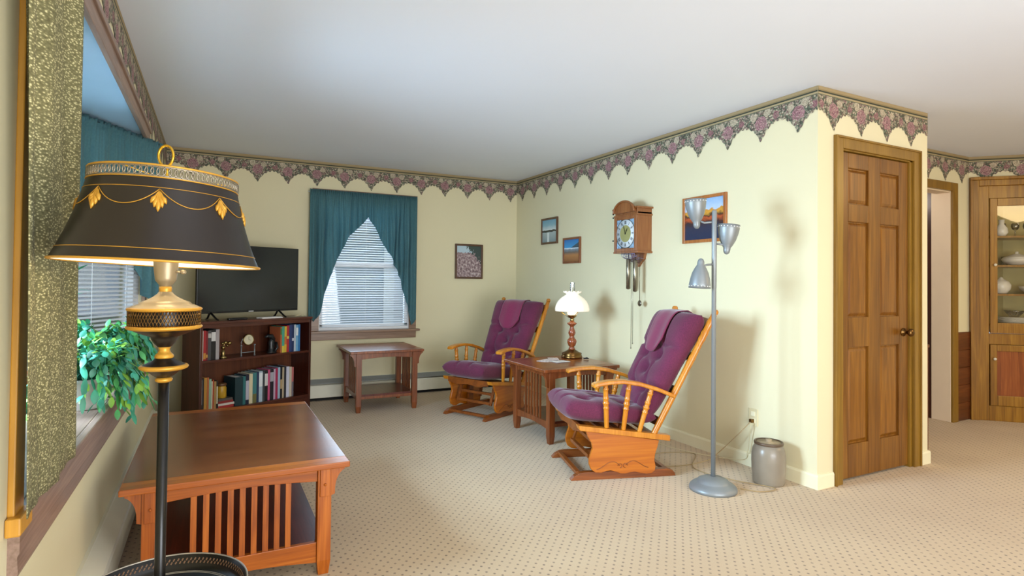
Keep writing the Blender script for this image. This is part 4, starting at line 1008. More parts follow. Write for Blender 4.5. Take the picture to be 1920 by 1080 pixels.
# television
tv = thing('television', 'black flat screen television standing on the bookcase', 'television', bl(0, 0, BH), BR)
tx0, tx1, tz0, tz1, ty = .032, .992, .058, .648, .13
b = BM(); box(b, tx0, tx1, ty, ty+.03, tz0, tz1); box(b, tx0+.15, tx1-.15, ty+.03, ty+.06, tz0+.03, tz1-.18); obj('casing', b, M['tvb'], tv, bevel=.003)
b = BM(); box(b, tx0+.008, tx1-.008, ty-.002, ty+.001, tz0+.018, tz1-.008); obj('screen', b, M['scr'], tv)
b = BM(); box(b, .49, .535, ty-.0035, ty-.001, tz0+.005, tz0+.011); obj('maker_mark', b, M['white_ob'], tv)
for x in (.17, .81):
    b = BM(); tube(b, [(x-.02, ty+.012, tz0+.01), (x, ty-.06, .012), (x, ty-.085, .006)], [.009, .008, .006], 8); tube(b, [(x-.02, ty+.012, tz0+.01), (x, ty+.09, .012), (x, ty+.11, .006)], [.009, .008, .006], 8); obj('stand_foot', b, M['tvb'], tv)
b = BM(); box(b, 0, .21, 0, .09, 0, .008); box(b, .0, .2, .004, .09, .008, .011); tag(obj('booklet', b, M['white_p'], None, loc=bl(.55, .01, BH+.0005), rot=(0, 0, BR+.03)), 'flat white booklet lying before the television', 'booklet')
b = BM(); box(b, 0, .16, 0, .05, 0, .018); tag(obj('remote_control', b, M['tvb'], None, loc=bl(.25, .02, BH+.0005), rot=(0, 0, BR-.1), bevel=.004), 'black remote control before the television', 'remote control')
b = BM(); tube(b, [(0, 0, .006), (.02, .01, .02), (.045, 0, .012), (.07, -.01, .006)], .004, 6); tube(b, [(-.01, .01, .005), (.02, -.015, .012), (.05, .012, .016), (.08, .0, .005)], .004, 6)
tag(obj('cable_bundle', b, M['outlet'], None, loc=bl(.93, .06, BH+.001), rot=(0, 0, BR)), 'pale cable coil on the right end of the bookcase top', 'cable')

# ================================================================ foreground floor lamp with tray table
LP = Vector((-.098, 1.577, 0)); 
fl_ = thing('tole_floor_lamp', 'black and gold floor lamp with metal shade and tray in the foreground', 'floor lamp', LP)
def lz(y): return 1.2268-(y-521.5)/797
b = BM(); lathe(b, [(.0115, .03), (.0115, lz(714))], 18); obj('pole', b, M['tole_blk'], fl_)
b = BM(); lathe(b, [(.13, 0), (.135, .006), (.13, .014), (.09, .022), (.04, .034), (.02, .05), (.0115, .06)], 36); obj('base', b, M['tole_blk'], fl_)
b = BM()
zr, rr_ = lz(1037-6)-.03, .184
ZT = .497
lathe(b, [(.012, ZT-.036), (.10, ZT-.036), (.168, ZT-.034), (.176, ZT-.024), (.184, ZT), (.186, ZT+.001), (.186, ZT-.002), (.179, ZT-.028), (.170, ZT-.039), (.10, ZT-.041), (.012, ZT-.041)], 56); tr_ = obj('tray', b, M['tole_blk'], fl_)
b = BM(); lathe(b, [(.013, ZT-.0355), (.150, ZT-.0355)], 48, cap=False); obj('painted_floor', b, M['tray'], tr_)
b = BM()
tube(b, [(.1865*math.cos(a), .1865*math.sin(a), ZT+.001) for a in [2*PI*i/72 for i in range(72)]], .0022, 6, True); tube(b, [(.158*math.cos(a), .158*math.sin(a), ZT-.0345) for a in [2*PI*i/72 for i in range(72)]], .0012, 5, True)
tube(b, [(.163*math.cos(a), .163*math.sin(a), ZT-.0338) for a in [2*PI*i/72 for i in range(72)]], .0009, 5, True)
obj('rim', b, plain('tray_rim_silver', '#b9b1a4', .3, .6), tr_)
b = BM()
for k in range(110):
    a = 2*PI*k/110
    for (t, dz) in ((.35, 0), (.65, .5)):
        aa = a+dz*2*PI/110; r_ = .1772+.0065*t+(-.0022); z = ZT-.024+.022*t
        m_ = Matrix.Rotation(aa, 4, 'Z') @ Matrix.Translation((r_-.0005, 0, z)) @ Matrix.Rotation(.5, 4, 'X'); box(b, -.0005, .0005, -.0016, .0016, -.0034, .0034, 0, m_)
obj('gallery_piercing', b, plain('pierced_tan', '#8a6a50', .5), tr_)
# turned fount
def lob(name, prof, mat, seg=40, mt=None, parent=fl_): 
    bb_ = BM(); lathe(bb_, [(r, lz(y)) for r, y in prof], seg, cap=False); return obj(name, bb_, mat, parent)
lob('collar_ring', [(.0115, 716), (.017, 714), (.0185, 711), (.017, 708), (.0115, 706)], M['gold'])
lob('lower_cup', [(.0115, 708), (.02, 704), (.034, 695), (.046, 690)], M['tole'])
lob('collar_ring', [(.044, 692), (.049, 690), (.0515, 687), (.049, 684), (.044, 683)], M['gold'])
lob('lower_cap', [(.046, 684), (.034, 679), (.024, 675), (.019, 671)], M['tole'])
lob('collar_ring', [(.017, 672), (.020, 669), (.020, 667), (.017, 663)], M['gold'])
lob('neck', [(.017, 664), (.013, 660), (.011, 655), (.0135, 650), (.016, 646)], M['gold'])
lob('bowl', [(.014, 650), (.022, 643), (.027, 636), (.029, 631), (.045, 626), (.060, 621), (.070, 616), (.0755, 613)], M['tole'])
lob('collar_ring', [(.072, 617), (.077, 615), (.079, 612.5), (.077, 610), (.074, 609)], M['gold'])
lob('inner_drum', [(.068, 612), (.068, 580)], M['tole_blk'])
b = BM()
n = 64; za, zb_ = lz(611), lz(582)
for k in range(n):
    for s in (1, -1):
        pts = [(.0745*math.cos(2*PI*k/n+s*t*.22), .0745*math.sin(2*PI*k/n+s*t*.22), za+(zb_-za)*t) for t in (0, .33, .66, 1)]
        tube(b, pts, .0009, 4)
obj('pierced_band', b, M['brass_dk'], fl_)
lob('collar_ring', [(.073, 583), (.077, 581), (.078, 578.5), (.075, 576.5), (.07, 576)], M['gold'])
lob('fount_top', [(.075, 577), (.068, 574), (.054, 569.5), (.053, 567), (.040, 563), (.026, 557), (.017, 551), (.0135, 547)], M['socket'])
lob('collar_ring', [(.012, 549), (.0125, 546), (.0135, 542), (.0125, 538), (.011, 537)], M['gold'])
lob('socket_cup', [(.011, 538), (.0145, 534), (.020, 528), (.0215, 526), (.0225, 522), (.0255, 500), (.0265, 484), (.026, 470), (.0001, 469)], M['socket'])
b = BM(); V_R = Vector((.89, -.457, 0)); zk = lz(510)
tube(b, [V_R*.02+Vector((0, 0, zk)), V_R*.036+Vector((0, 0, zk))], .0028, 8); tube(b, [V_R*.036+Vector((0, 0, zk)), V_R*.040+Vector((0, 0, zk)), V_R*.046+Vector((0, 0, zk))], [.0045, .0055, .004], 8)
obj('switch_knob', b, M['socket'], fl_)
# shade (tilted)
zc = 1.37; tilt = Matrix.Translation((-.0062, .0032, zc)) @ Matrix.Rotation(math.radians(1.6), 4, Vector((.457, .89, 0))) @ Matrix.Rotation(math.radians(-1.5), 4, Vector((.89, -.457, 0))) @ Matrix.Translation((0, 0, -zc))
ZB, ZTp = 1.260, 1.465
def shade_r(t):   # t 0 bottom..1 top
    return .211+(.1535-.211)*(t**.92)-.004*math.sin(t*PI)
sh_prof = [(shade_r(t), ZB+(ZTp-.027-ZB)*t) for t in [i/18 for i in range(19)]]
b = BM(); lathe(b, sh_prof, 72, tilt, 0, cap=False); lathe(b, [(r-.0015, z) for r, z in sh_prof], 72, tilt, 1, cap=False)
sh = obj('lamp_shade', b, [M['tole'], M['tole_inner']], fl_)
# recalc normals may merge: keep as is
b = BM()
def circ(r, z, rad, seg=5, bm=None):
    tube(bm, [tilt @ Vector((r*math.cos(a), r*math.sin(a), z)) for a in [2*PI*i/80 for i in range(80)]], rad, seg, True)
rb = shade_r(1)
circ(shade_r(0)+.001, ZB, .0028, 6, b); circ(rb+.0005, ZTp-.026, .0016, 5, b); circ(rb-.001, ZTp, .0026, 6, b)
circ(shade_r(.14)+.0005, ZB+(ZTp-.027-ZB)*.14, .0009, 4, b); circ(shade_r(.88)+.0005, ZB+(ZTp-.027-ZB)*.88, .0008, 4, b)
obj('gold_bands', b, M['gold'], sh)
b = BM()
for k in range(88):
    a = 2*PI*k/88; c = Vector((rb*math.cos(a), rb*math.sin(a), ZTp-.0135)); tdir = Vector((-math.sin(a), math.cos(a), 0))
    pts = [tilt @ (c+tdir*.0085*math.cos(q)+Vector((0, 0, .0098*math.sin(q)))) for q in [2*PI*i/10 for i in range(10)]]; tube(b, pts, .0016, 4, True)
for dz in (.024, .003): circ(rb, ZTp-dz, .0016, 4, b)
obj('filigree_band', b, plain('filigree_pewter', '#8d8474', .35, .7), sh)
b = BM(); nsw = 8; a_off = math.radians(-66)
Hs = ZTp-.027-ZB
def sp(a, t, o=.0012):
    r = shade_r(t)+o; return tilt @ Vector((r*math.cos(a), r*math.sin(a), ZB+Hs*t))
for k in range(nsw):
    a0 = a_off-.42+2*PI*k/nsw; a1 = a0+2*PI/nsw
    tube(b, [sp(a0+(a1-a0)*s, .86-.20*(1-(2*s-1)**2)) for s in [i/16 for i in range(17)]], .0011, 4)
    for j, da in enumerate((-.085, -.045, 0, .045, .085)):
        ln = (.16, .21, .26, .21, .16)[j]
        p0, p1 = sp(a0, .84), sp(a0+da*1.0, .84-ln); 
        pts = [p0.lerp(p1, s) for s in (0, .2, .45, .65, .85, 1)]; tube(b, pts, [.0006, .0022, .0026, .0058, .004, .0006], 6)
obj('gold_swags', b, M['gold'], sh)
b = BM(); 
for a in (0, 2*PI/3, 4*PI/3): tube(b, [tilt @ Vector((rb*math.cos(a), rb*math.sin(a), ZTp-.003)), tilt @ Vector((.008*math.cos(a), .008*math.sin(a), ZTp-.006))], .0018, 5)
lathe(b, [(.010, ZTp-.01), (.010, ZTp-.002), (.005, ZTp+.002), (.006, ZTp+.012), (.004, ZTp+.022)], 14, tilt); tube(b, [Vector((0, 0, 1.33)), Vector((0, 0, ZTp-.005))], .003, 6); obj('spider', b, M['brass_br'], sh)
b = BM(); cR = Vector((-.005, .003, ZTp+.050)); tube(b, [cR+V_R*.0175*math.cos(a)+Vector((0, 0, .0245*math.sin(a))) for a in [2*PI*i/30 for i in range(30)]], .0032, 8, True); obj('finial_ring', b, M['brass_br'], fl_)
b = BM(); lathe(b, [(.013, 1.29), (.015, 1.31), (.028, 1.34), (.03, 1.36), (.02, 1.385), (.0001, 1.392)], 18); obj('bulb', b, plain('lit_bulb', '#fff2d0', .4, emit=2.0), fl_)

# ================================================================ silver three-headed floor lamp
sl = thing('tree_floor_lamp', 'silver grey floor lamp with three bullet shades near the crock', 'floor lamp', (2.68, 2.525, 0))
b = BM(); lathe(b, [(.137, 0), (.138, .012), (.134, .022), (.118, .036), (.098, .044), (.092, .05), (.086, .06), (.06, .072), (.03, .078), (.016, .08)], 44); obj('base', b, M['silver'], sl)
b = BM(); lathe(b, [(.0135, .078), (.0135, 1.20), (.0145, 1.202), (.0145, 1.665), (.012, 1.67)], 20); obj('pole', b, M['silver'], sl)
RV = Vector((.89, -.457, 0)); FV = Vector((.457, .89, 0))
def head(dirv, L, zc, up, tiltdeg, zarm):
    c = dirv*L+Vector((0, 0, zc)); s = 1 if up else -1
    ax = Vector((0, 0, 1)).cross(dirv).normalized()
    m = Matrix.Translation(c) @ Matrix.Rotation(math.radians(tiltdeg), 4, ax) @ Matrix.Diagonal((1, 1, s, 1))
    pr = [(.0001, -.095), (.010, -.092), (.017, -.083), (.020, -.072), (.021, -.055), (.034, -.035), (.048, -.005), (.057, .03), (.062, .06), (.064, .085), (.062, .085), (.055, .03), (.045, -.005), (.02, -.04), (.0001, -.045)]
    b = BM(); lathe(b, pr, 30, m); hd = obj('lamp_head', b, M['silver'], sl)
    b = BM()
    for k in range(20):
        a = 2*PI*k/20; lathe(b, [(.0001, .003), (.003, .002), (.003, 0)], 6, m @ Matrix.Rotation(a, 4, 'Z') @ Matrix.Translation((.0615, 0, .072)) @ Matrix.Rotation(PI/2, 4, 'Y'))
    obj('vent_holes', b, plain('vent_dots', '#f4f4f2', .5, emit=.4), hd)
    b = BM(); tube(b, [Vector((0, 0, zarm)), dirv*(L*.55)+Vector((0, 0, zarm-.004)), dirv*(L-.02)+Vector((0, 0, zc-s*.045))], .006, 8); obj('arm', b, M['silver'], sl)
head((RV*-.9+FV*.35).normalized(), .105, 1.655, True, 3, 1.60)
head((RV*.95+FV*.1).normalized(), .085, 1.50, True, 5, 1.47)
head((RV*-.9-FV*.25).normalized(), .095, 1.285, False, -3, 1.345)
# crock
cr = thing('stoneware_crock', 'small grey stoneware crock with lid on the carpet', 'crock', (3.085, 2.462, 0))
b = BM(); lathe(b, [(.088, 0), (.093, .01), (.098, .08), (.10, .14), (.099, .18), (.092, .215), (.082, .232), (.078, .236), (.078, .245)], 40); obj('body', b, M['crock'], cr)
b = BM(); lathe(b, [(.077, .238), (.084, .24), (.086, .248), (.083, .256), (.076, .256), (.074, .25)], 40, cap=False); obj('rim', b, M['crock_rim'], cr)
b = BM(); lathe(b, [(.0001, .246), (.074, .246), (.074, .251), (.02, .254), (.018, .262), (.02, .268), (.0001, .27)], 36, cap=False); obj('lid', b, M['crock_lid'], cr)
# outlet and cords
ot = thing('wall_outlet', 'ivory wall outlet with a plugged-in cord above the crock', 'outlet', (XR, 2.712, .335))
b = BM(); box(b, -.006, 0, -.036, .036, -.057, .057); obj('cover_plate', b, M['outlet'], ot, bevel=.002)
b = BM(); box(b, -.0085, -.005, -.017, .017, .008, .038); box(b, -.0085, -.005, -.017, .017, -.038, -.008); obj('receptacles', b, M['base'], ot, bevel=.002)
b = BM(); box(b, -.035, -.0085, -.012, .010, -.034, -.010); obj('plug', b, M['brass_dk'], ot, bevel=.003)
ot2 = thing('wall_outlet', 'ivory wall outlet under the window behind the far end table', 'outlet', (1.42, YB, .42), -PI/2)
b = BM(); box(b, -.0, .006, -.036, .036, -.057, .057); obj('cover_plate', b, M['outlet'], ot2, bevel=.002)
def smooth_path(pts, n=10):
    P = [Vector(p) for p in pts]; o = []
    for i in range(len(P)-1):
        p0, p1, p2, p3 = P[max(0, i-1)], P[i], P[i+1], P[min(len(P)-1, i+2)]
        for k in range(n):
            t = k/n; o.append(.5*((2*p1)+(p2-p0)*t+(2*p0-5*p1+4*p2-p3)*t*t+(3*p1-p0-3*p2+p3)*t**3))
    o.append(P[-1]); return o
b = BM(); tube(b, smooth_path([(3.205, 2.70, .31), (3.16, 2.76, .22), (3.10, 2.90, .05), (3.0, 2.93, .006), (2.75, 2.95, .006), (2.62, 3.1, .006), (2.85, 3.22, .006), (3.1, 3.1, .006), (2.86, 2.86, .006), (2.9, 2.6, .006), (3.02, 2.37, .006), (2.9, 2.36, .006), (2.825, 2.45, .006)], 10), .003, 6)
tag(obj('lamp_cord', b, M['cord']), 'thin tan cord running from the outlet across the carpet', 'cord')
b = BM(); tube(b, smooth_path([(3.21, 2.70, .30), (3.22, 2.72, .2), (3.225, 2.74, .1), (3.225, 2.8, .03), (3.1, 3.15, .006), (3.05, 3.5, .006), (3.12, 4.0, .006), (3.2, 4.2, .006)], 8), .0025, 6)
tag(obj('table_lamp_cord', b, M['outlet']), 'pale cord hanging from the outlet down behind the crock', 'cord')

# ================================================================ table lamp with opal shade
tl = thing('oil_style_table_lamp', 'turned wood table lamp with white opal glass shade and chimney', 'table lamp', (2.795, 4.235, .5712))
def tlz(y): return (670.5-y)/211
def tlo(name, prof, mat, seg=30, m4=None, cap=True):
    bb_ = BM(); lathe(bb_, prof, seg, m4, cap=cap); return obj(name, bb_, mat, tl)
tlo('brass_base', [(.088, 0), (.092, .006), (.090, .02), (.082, .026), (.086, .034), (.084, .044), (.066, .05), (.045, .062), (.03, .072)], M['brass_dk'])
tlo('wooden_column', [(.03, .07), (.026, .085), (.02, .095), (.03, .105), (.040, .13), (.042, .145), (.036, .16), (.026, .168), (.020, .185), (.026, .20), (.032, .215), (.028, .235), (.017, .262), (.018, .275), (.034, .288), (.042, .296), (.042, .302), (.024, .31), (.016, .325)], M['lampw'])
tlo('brass_collar', [(.017, .32), (.02, .33), (.014, .34), (.03, .352), (.04, .365), (.042, .37), (.042, .372)], M['brass'])
tlo('opal_fount', [(.03, .365), (.042, .378), (.044, .395), (.038, .41), (.02, .42)], M['opal'])
b = BM()
n = 96; prof = [(.143, .405), (.1465, .41), (.1475, .425), (.141, .455), (.125, .488), (.10, .516), (.072, .536), (.054, .546), (.05, .556), (.062, .566), (.078, .575)]
rings = []
for j, (r, z) in enumerate(prof):
    ring = []
    for i in range(n):
        a = 2*PI*i/n; fl_k = (.014 if j < 8 else 0)*(abs(math.sin(a*12))-.5); ruf = (.006*math.sin(a*12) if j == len(prof)-1 else (.003*math.sin(a*12) if j == len(prof)-2 else 0))
        rr = r*(1+fl_k*.9); ring.append(b.verts.new((rr*math.cos(a), rr*math.sin(a), z+ruf)))
    rings.append(ring)
for j in range(len(prof)-1):
    for i in range(n): f = b.faces.new((rings[j][i], rings[j][(i+1) % n], rings[j+1][(i+1) % n], rings[j+1][i])); f.smooth = True
obj('opal_shade', b, M['opal'], tl, solid=.004)
tlo('chimney', [(.024, .42), (.032, .47), (.022, .53), (.021, .655)], M['crystal'], 24, None, False)
b = BM()
for a in (.4, .4+2*PI/3, .4+4*PI/3): tube(b, [(.024*math.cos(a), .024*math.sin(a), .345), (.09*math.cos(a), .09*math.sin(a), .392), (.132*math.cos(a), .132*math.sin(a), .43)], .0022, 6)
obj('shade_holder', b, M['brass_br'], tl)
# papers on the table
for k, (x, y, rz, w, d) in enumerate(((2.50, 4.16, .5, .16, .11), (2.56, 4.05, .15, .14, .1), (2.585, 4.20, 1.1, .15, .09))):
    b = BM(); box(b, -w/2, w/2, -d/2, d/2, 0, .0015); o = obj('paper_card', b, plain('card_print_%d' % k, ['#e6d9d4', '#e8e4e2', '#d9c9c4'][k], .6, 0, .25, 60), None, loc=(x, y, .5713+.0022*k), rot=(0, 0, rz))
    tag(o, ['white card at the left edge of the cards beside the table lamp', 'white card nearest the front of the cards beside the table lamp', 'pinkish card on top, closest to the lamp base'][k], 'card')
b = BM(); tube(b, [(0, 0, .008), (.03, 0, .012), (.045, .0, .008)], [.005, .008, .004], 8); tag(obj('small_tool', b, M['tole_blk'], None, loc=(2.825, 4.10, .5712), rot=(0, 0, -.6)), 'tiny dark object on the end table right of the lamp base', 'trinket')

# ================================================================ pictures
def picture(label, wall, a0, a1, z0, z1, fm, pm, fw=.022):
    w, h = a1-a0, z1-z0
    rz = {'back': 0, 'right': PI/2*3}[wall]
    loc = ((a0+a1)/2, YB, (z0+z1)/2) if wall == 'back' else (XR, (a0+a1)/2, (z0+z1)/2)
    r = thing('framed_photograph', label, 'picture', loc, rz)   # local -y faces the room
    if wall == 'right': r.rotation_euler = (0, 0, -PI/2)
    b = BM()
    for (x0, x1, c0, c1) in ((-w/2, -w/2+fw, -h/2, h/2), (w/2-fw, w/2, -h/2, h/2), (-w/2+fw, w/2-fw, -h/2, -h/2+fw), (-w/2+fw, w/2-fw, h/2-fw, h/2)): box(b, x0, x1, -.02, -.001, c0, c1)
    obj('frame', b, fm, r, bevel=.003)
    b = BM(); uvl = b.loops.layers.uv.new('UVMap')
    vs = [b.verts.new((x, -.012, z)) for x, z in ((-w/2+fw, -h/2+fw), (w/2-fw, -h/2+fw), (w/2-fw, h/2-fw), (-w/2+fw, h/2-fw))]
    f = b.faces.new(vs)
    for lp, uv in zip(f.loops, ((0, 0), (1, 0), (1, 1), (0, 1))): lp[uvl].uv = uv
    obj('photo', b, pm, r)
    return r
picture('framed photo of pale rocks and pine on the back wall', 'back', 2.455, 2.80, 1.256, 1.655, M['framed'], M['pic_rocks'])
picture('dark framed lake photo, higher of the small pair by the corner', 'right', 5.20, 5.535, 1.64, 1.925, M['framed'], M['pic_lake'])
picture('brown framed beach photo, lower of the small pair by the corner', 'right', 4.77, 5.085, 1.42, 1.685, M['framew'], M['pic_beach'])
picture('largest framed photo, a canyon, behind the silver floor lamp', 'right', 2.94, 3.367, 1.535, 1.884, M['frameo'], M['pic_canyon'], .024)

# ================================================================ wall clock  (local: -y into the room, x along the wall toward the camera)
wc = thing('wall_clock', 'arched wooden wall clock with white dial and hanging weights', 'clock', (XR, 3.885, 1.49)); wc.rotation_euler = (0, 0, -PI/2)
cw, cd, ch = .148, .15, .33
b = BM(); box(b, -cw, cw, -cd, 0, 0, ch); box(b, -cw-.012, cw+.012, -cd-.012, 0, -.012, .004); ob = obj('case', b, M['clockw'], wc, bevel=.003)
b = BM(); box(b, -cw-.01, cw+.01, -cd-.01, 0, ch-.03, ch-.015); box(b, -cw-.02, cw+.02, -cd-.02, 0, ch+.028, ch+.042); box(b, -cw, cw, -cd-.002, 0, ch-.016, ch+.03)
obj('cornice', b, M['clockw'], wc, bevel=.002)
b = BM(); pts = [(-.135, ch+.0)]+[(.135*math.cos(a), ch+.0+.095*math.sin(a)) for a in [PI-PI*i/20 for i in range(21)]]
prism(b, pts[1:], -cd-.026, -cd-.004, 'xz'); tube(b, [(.135*math.cos(a), -cd-.03, ch+.0+.095*math.sin(a)) for a in [PI-PI*i/24 for i in range(25)]], .009, 8); obj('arched_pediment', b, M['clockw'], wc)
b = BM(); fw = .03
for (x0, x1, z0, z1) in ((-cw, -cw+fw, 0, ch-.03), (cw-fw, cw, 0, ch-.03), (-cw+fw, cw-fw, 0, fw), (-cw+fw, cw-fw, ch-.03-fw, ch-.03)): box(b, x0, x1, -cd-.014, -cd, z0+.002, z1)
dd = obj('clock_door', b, M['clockw'], wc, bevel=.003)
b = BM(); box(b, -cw+fw, cw-fw, -cd-.004, -cd-.001, fw, ch-.03-fw); obj('dial_plate', b, plain('dial_plate_dark', '#3d4643', .4), wc)
dm_ = Matrix.Translation((0, -cd-.005, ch/2-.012)) @ Matrix.Rotation(PI/2, 4, 'X')
b = BM(); lathe(b, [(.0001, 0), (.118, 0), (.118, .003), (.0001, .003)], 48, dm_, cap=False); dl_ = obj('dial', b, plain('dial_white', '#d3dbdf', .35), wc)
b = BM(); lathe(b, [(.0001, .0036), (.072, .0036)], 40, dm_, cap=False); obj('dial_centre', b, plain('dial_centre_gold', '#a9a468', .35, .3), dl_)
NUM = ['XII', 'I', 'II', 'III', 'IIII', 'V', 'VI', 'VII', 'VIII', 'IX', 'X', 'XI']
b = BM()
for k, s in enumerate(NUM):
    a = -2*PI*k/12; m_ = dm_ @ Matrix.Rotation(a, 4, 'Z') @ Matrix.Translation((0, .094, .004))
    wdt = {'I': .006, 'V': .013, 'X': .013}; tot = sum(wdt[c] for c in s); x = -tot/2
    for c in s:
        w_ = wdt[c]; xc = x+w_/2
        if c == 'I': box(b, xc-.0014, xc+.0014, -.014, .014, 0, .0006, 0, m_)
        elif c == 'V':
            for sg in (-1, 1): box(b, -.0013, .0013, -.014, .015, 0, .0006, 0, m_ @ Matrix.Translation((xc, 0, 0)) @ Matrix.Rotation(-sg*.16, 4, 'Z') @ Matrix.Translation((sg*.0018, 0, 0)))
        else:
            for sg in (-1, 1): box(b, -.0013, .0013, -.015, .015, 0, .0006, 0, m_ @ Matrix.Translation((xc, 0, 0)) @ Matrix.Rotation(sg*.34, 4, 'Z'))
        x += w_
obj('numerals', b, M['tole_blk'], dl_)
b = BM()
for ang, L, w_ in ((-2*PI*(1/12)*1.0, .055, .005), (2*PI*.055, .085, .0035)):
    m_ = dm_ @ Matrix.Rotation(ang, 4, 'Z'); prism(b, [(-w_*.5, 0), (-w_, L*.6), (0, L), (w_, L*.6), (w_*.5, 0)], .005, .0062, 'xy', 0, m_)
lathe(b, [(.006, .005), (.006, .008), (.0001, .009)], 12, dm_); obj('hands', b, M['tole_blk'], wc)
SPM = plain('blue_white_spandrel', '#9dbbd6', .4, .2, .3, 90)
for (sx, sz) in ((-1, -1), (1, -1), (-1, 1), (1, 1)):
    b = BM(); prism(b, [(sx*.113, sz*.122), (sx*.113, sz*.062), (sx*.104, sz*.070), (sx*.099, sz*.083), (sx*.086, sz*.088), (sx*.078, sz*.100), (sx*.062, sz*.106), (sx*.054, sz*.122)], .001, .003, 'xy', 0, dm_); obj('spandrel', b, SPM, wc)
# basket bracket under the case
b = BM(); 
for k in range(9):
    x = -.085+.17*k/8; dpt = .075*math.sqrt(max(0, 1-(x/.1)**2))
    tube(b, [(x, -cd+.02, -.012), (x, -cd+.025, -.02-dpt*.5), (x, -.03, -.02-dpt)], .0025, 5)
for q in (0, .35, .7):
    tube(b, [(-.09*(1-q*.4), -cd+.02+.1*q, -.014-.05*q), (0, -cd+.02+.1*q, -.02-.085*q), (.09*(1-q*.4), -cd+.02+.1*q, -.014-.05*q)], .0025, 5)
obj('fretwork_bracket', b, plain('lilac_metal', '#8f88a8', .35, .5), wc)
b = BM(); prism(b, [(-.09, -.012), (.09, -.012), (.075, -.06), (.035, -.09), (.012, -.12), (0, -.125), (-.012, -.12), (-.035, -.09), (-.075, -.06)], -.028, -.001, 'xz'); obj('back_plate', b, M['clockw'], wc)
for (x, z0, z1) in ((-.01, -.31, -.065), (.078, -.33, -.075)):
    b = BM(); lathe(b, [(.0001, z0-.008), (.008, z0-.006), (.019, z0), (.019, z1), (.016, z1+.004), (.004, z1+.01), (.002, z1+.07)], 18, Matrix.Translation((x, -.115, 0))); obj('clock_weight', b, M['chrome'], wc)
b = BM(); tube(b, [(.084, -.07, -.02), (.084, -.07, -.41)], .0025, 6); lathe(b, [(.0001, -.006), (.020, -.005), (.026, 0), (.020, .005), (.0001, .006)], 22, Matrix.Translation((.084, -.07, -.432)) @ Matrix.Rotation(PI/2, 4, 'X')); obj('pendulum', b, M['chrome'], wc)
for (x, z) in ((.03, -.80), (.05, -.76)):
    b = BM(); tube(b, [(x, -.115, -.05), (x, -.115, z)], .0022, 6); lathe(b, [(.0001, 0), (.004, .004), (.004, .014), (.0001, .018)], 8, Matrix.Translation((x, -.115, z-.016))); obj('chain', b, M['chrome'], wc)
b = BM()
for z in (.10, ch+.0, ch-.03): lathe(b, [(.0001, 0), (.006, .004), (.006, .012), (.003, .018)], 8, Matrix.Translation((-cw-.008, -cd-.01, z)) @ Matrix.Rotation(-PI/2, 4, 'Y'))
obj('door_latch', b, M['tole_blk'], wc)

# ================================================================ plants on the bay sill
def leafquad(bm, p, d, up, L, W, mt=0, curl=.15):
    d = d.normalized(); side = d.cross(up)
    if side.length < .01: side = Vector((1, 0, 0))
    side.normalize(); nn = side.cross(d).normalized()
    prof = [(0, .08), (.2, .7), (.45, 1), (.7, .85), (.9, .4), (1, .02)]; rows = []
    for t, w in prof:
        c = p+d*(L*t)-nn*(curl*L*t*t)
        rows.append([bm.verts.new(c-side*(W/2*w)), bm.verts.new(c+nn*W*.08*w), bm.verts.new(c+side*(W/2*w))])
    for a, c in zip(rows, rows[1:]):
        for k in range(2): f = bm.faces.new((a[k], a[k+1], c[k+1], c[k])); f.smooth = True; f.material_index = mt
def cactus(label, loc, n, spread, hgt, seed, zdrop=.25, bias=Vector((.3, 0, 0))):
    rnd = random.Random(seed); r = thing('potted_trailing_plant', label, 'plant', loc)
    b = BM(); lathe(b, [(.055, 0), (.06, .004), (.078, .105), (.084, .108), (.084, .125), (.076, .125), (.070, .105)], 28); obj('pot', b, M['pot'], r)
    b = BM(); lathe(b, [(.0001, .112), (.07, .11)], 20, cap=False); obj('soil', b, M['soil'], r)
    b = BM()
    for k in range(n):
        a = rnd.uniform(0, 2*PI); out = Vector((math.cos(a), math.sin(a), 0))+bias*rnd.uniform(.3, 1.3); out.normalize()
        p = Vector((out.x*.03, out.y*.03, .11)); rise = rnd.uniform(.5, 1.0)*hgt; reach = rnd.uniform(.55, 1)*spread; drop = rnd.uniform(.3, 1)*zdrop
        segs = rnd.randint(8, 12); path = []
        for s in range(segs+1):
            t = s/segs; path.append(p+out*(reach*t)+Vector((rnd.uniform(-.012, .012), rnd.uniform(-.012, .012), rise*math.sin(min(1, t*1.5)*PI/2)*(1)-(rise+drop)*max(0, t-.35)**1.6*1.3)))
        mt = rnd.choice([0, 0, 1, 1, 1]) 
        for s in range(segs):
            d = path[s+1]-path[s]; leafquad(b, path[s], d, Vector((rnd.uniform(-.4, .4), rnd.uniform(-.4, .4), 1)), d.length*1.08, rnd.uniform(.018, .03), 2 if (s >= segs-1 and rnd.random() < .55) else mt, .05)
            if rnd.random() < .45:
                dd = (d.normalized()+Vector((rnd.uniform(-.8, .8), rnd.uniform(-.8, .8), rnd.uniform(-.5, .3)))).normalized(); leafquad(b, path[s+1], dd, Vector((0, 0, 1)), .045, .022, rnd.choice([mt, 2]), .2)
    obj('foliage', b, [M['leaf'], M['leaf_d'], M['leaf_y']], r)
    return r
SZ = BAYZ0+.0325
cactus('bushy trailing green houseplant in a white pot, nearest on the bay sill', (-.46, 2.92, SZ), 95, .22, .19, 3, .30, Vector((.5, -.1, 0)))
cactus('leafy green houseplant in a white pot, farther along the bay sill', (-.46, 3.48, SZ), 90, .21, .25, 11, .22, Vector((.5, -.1, 0)))
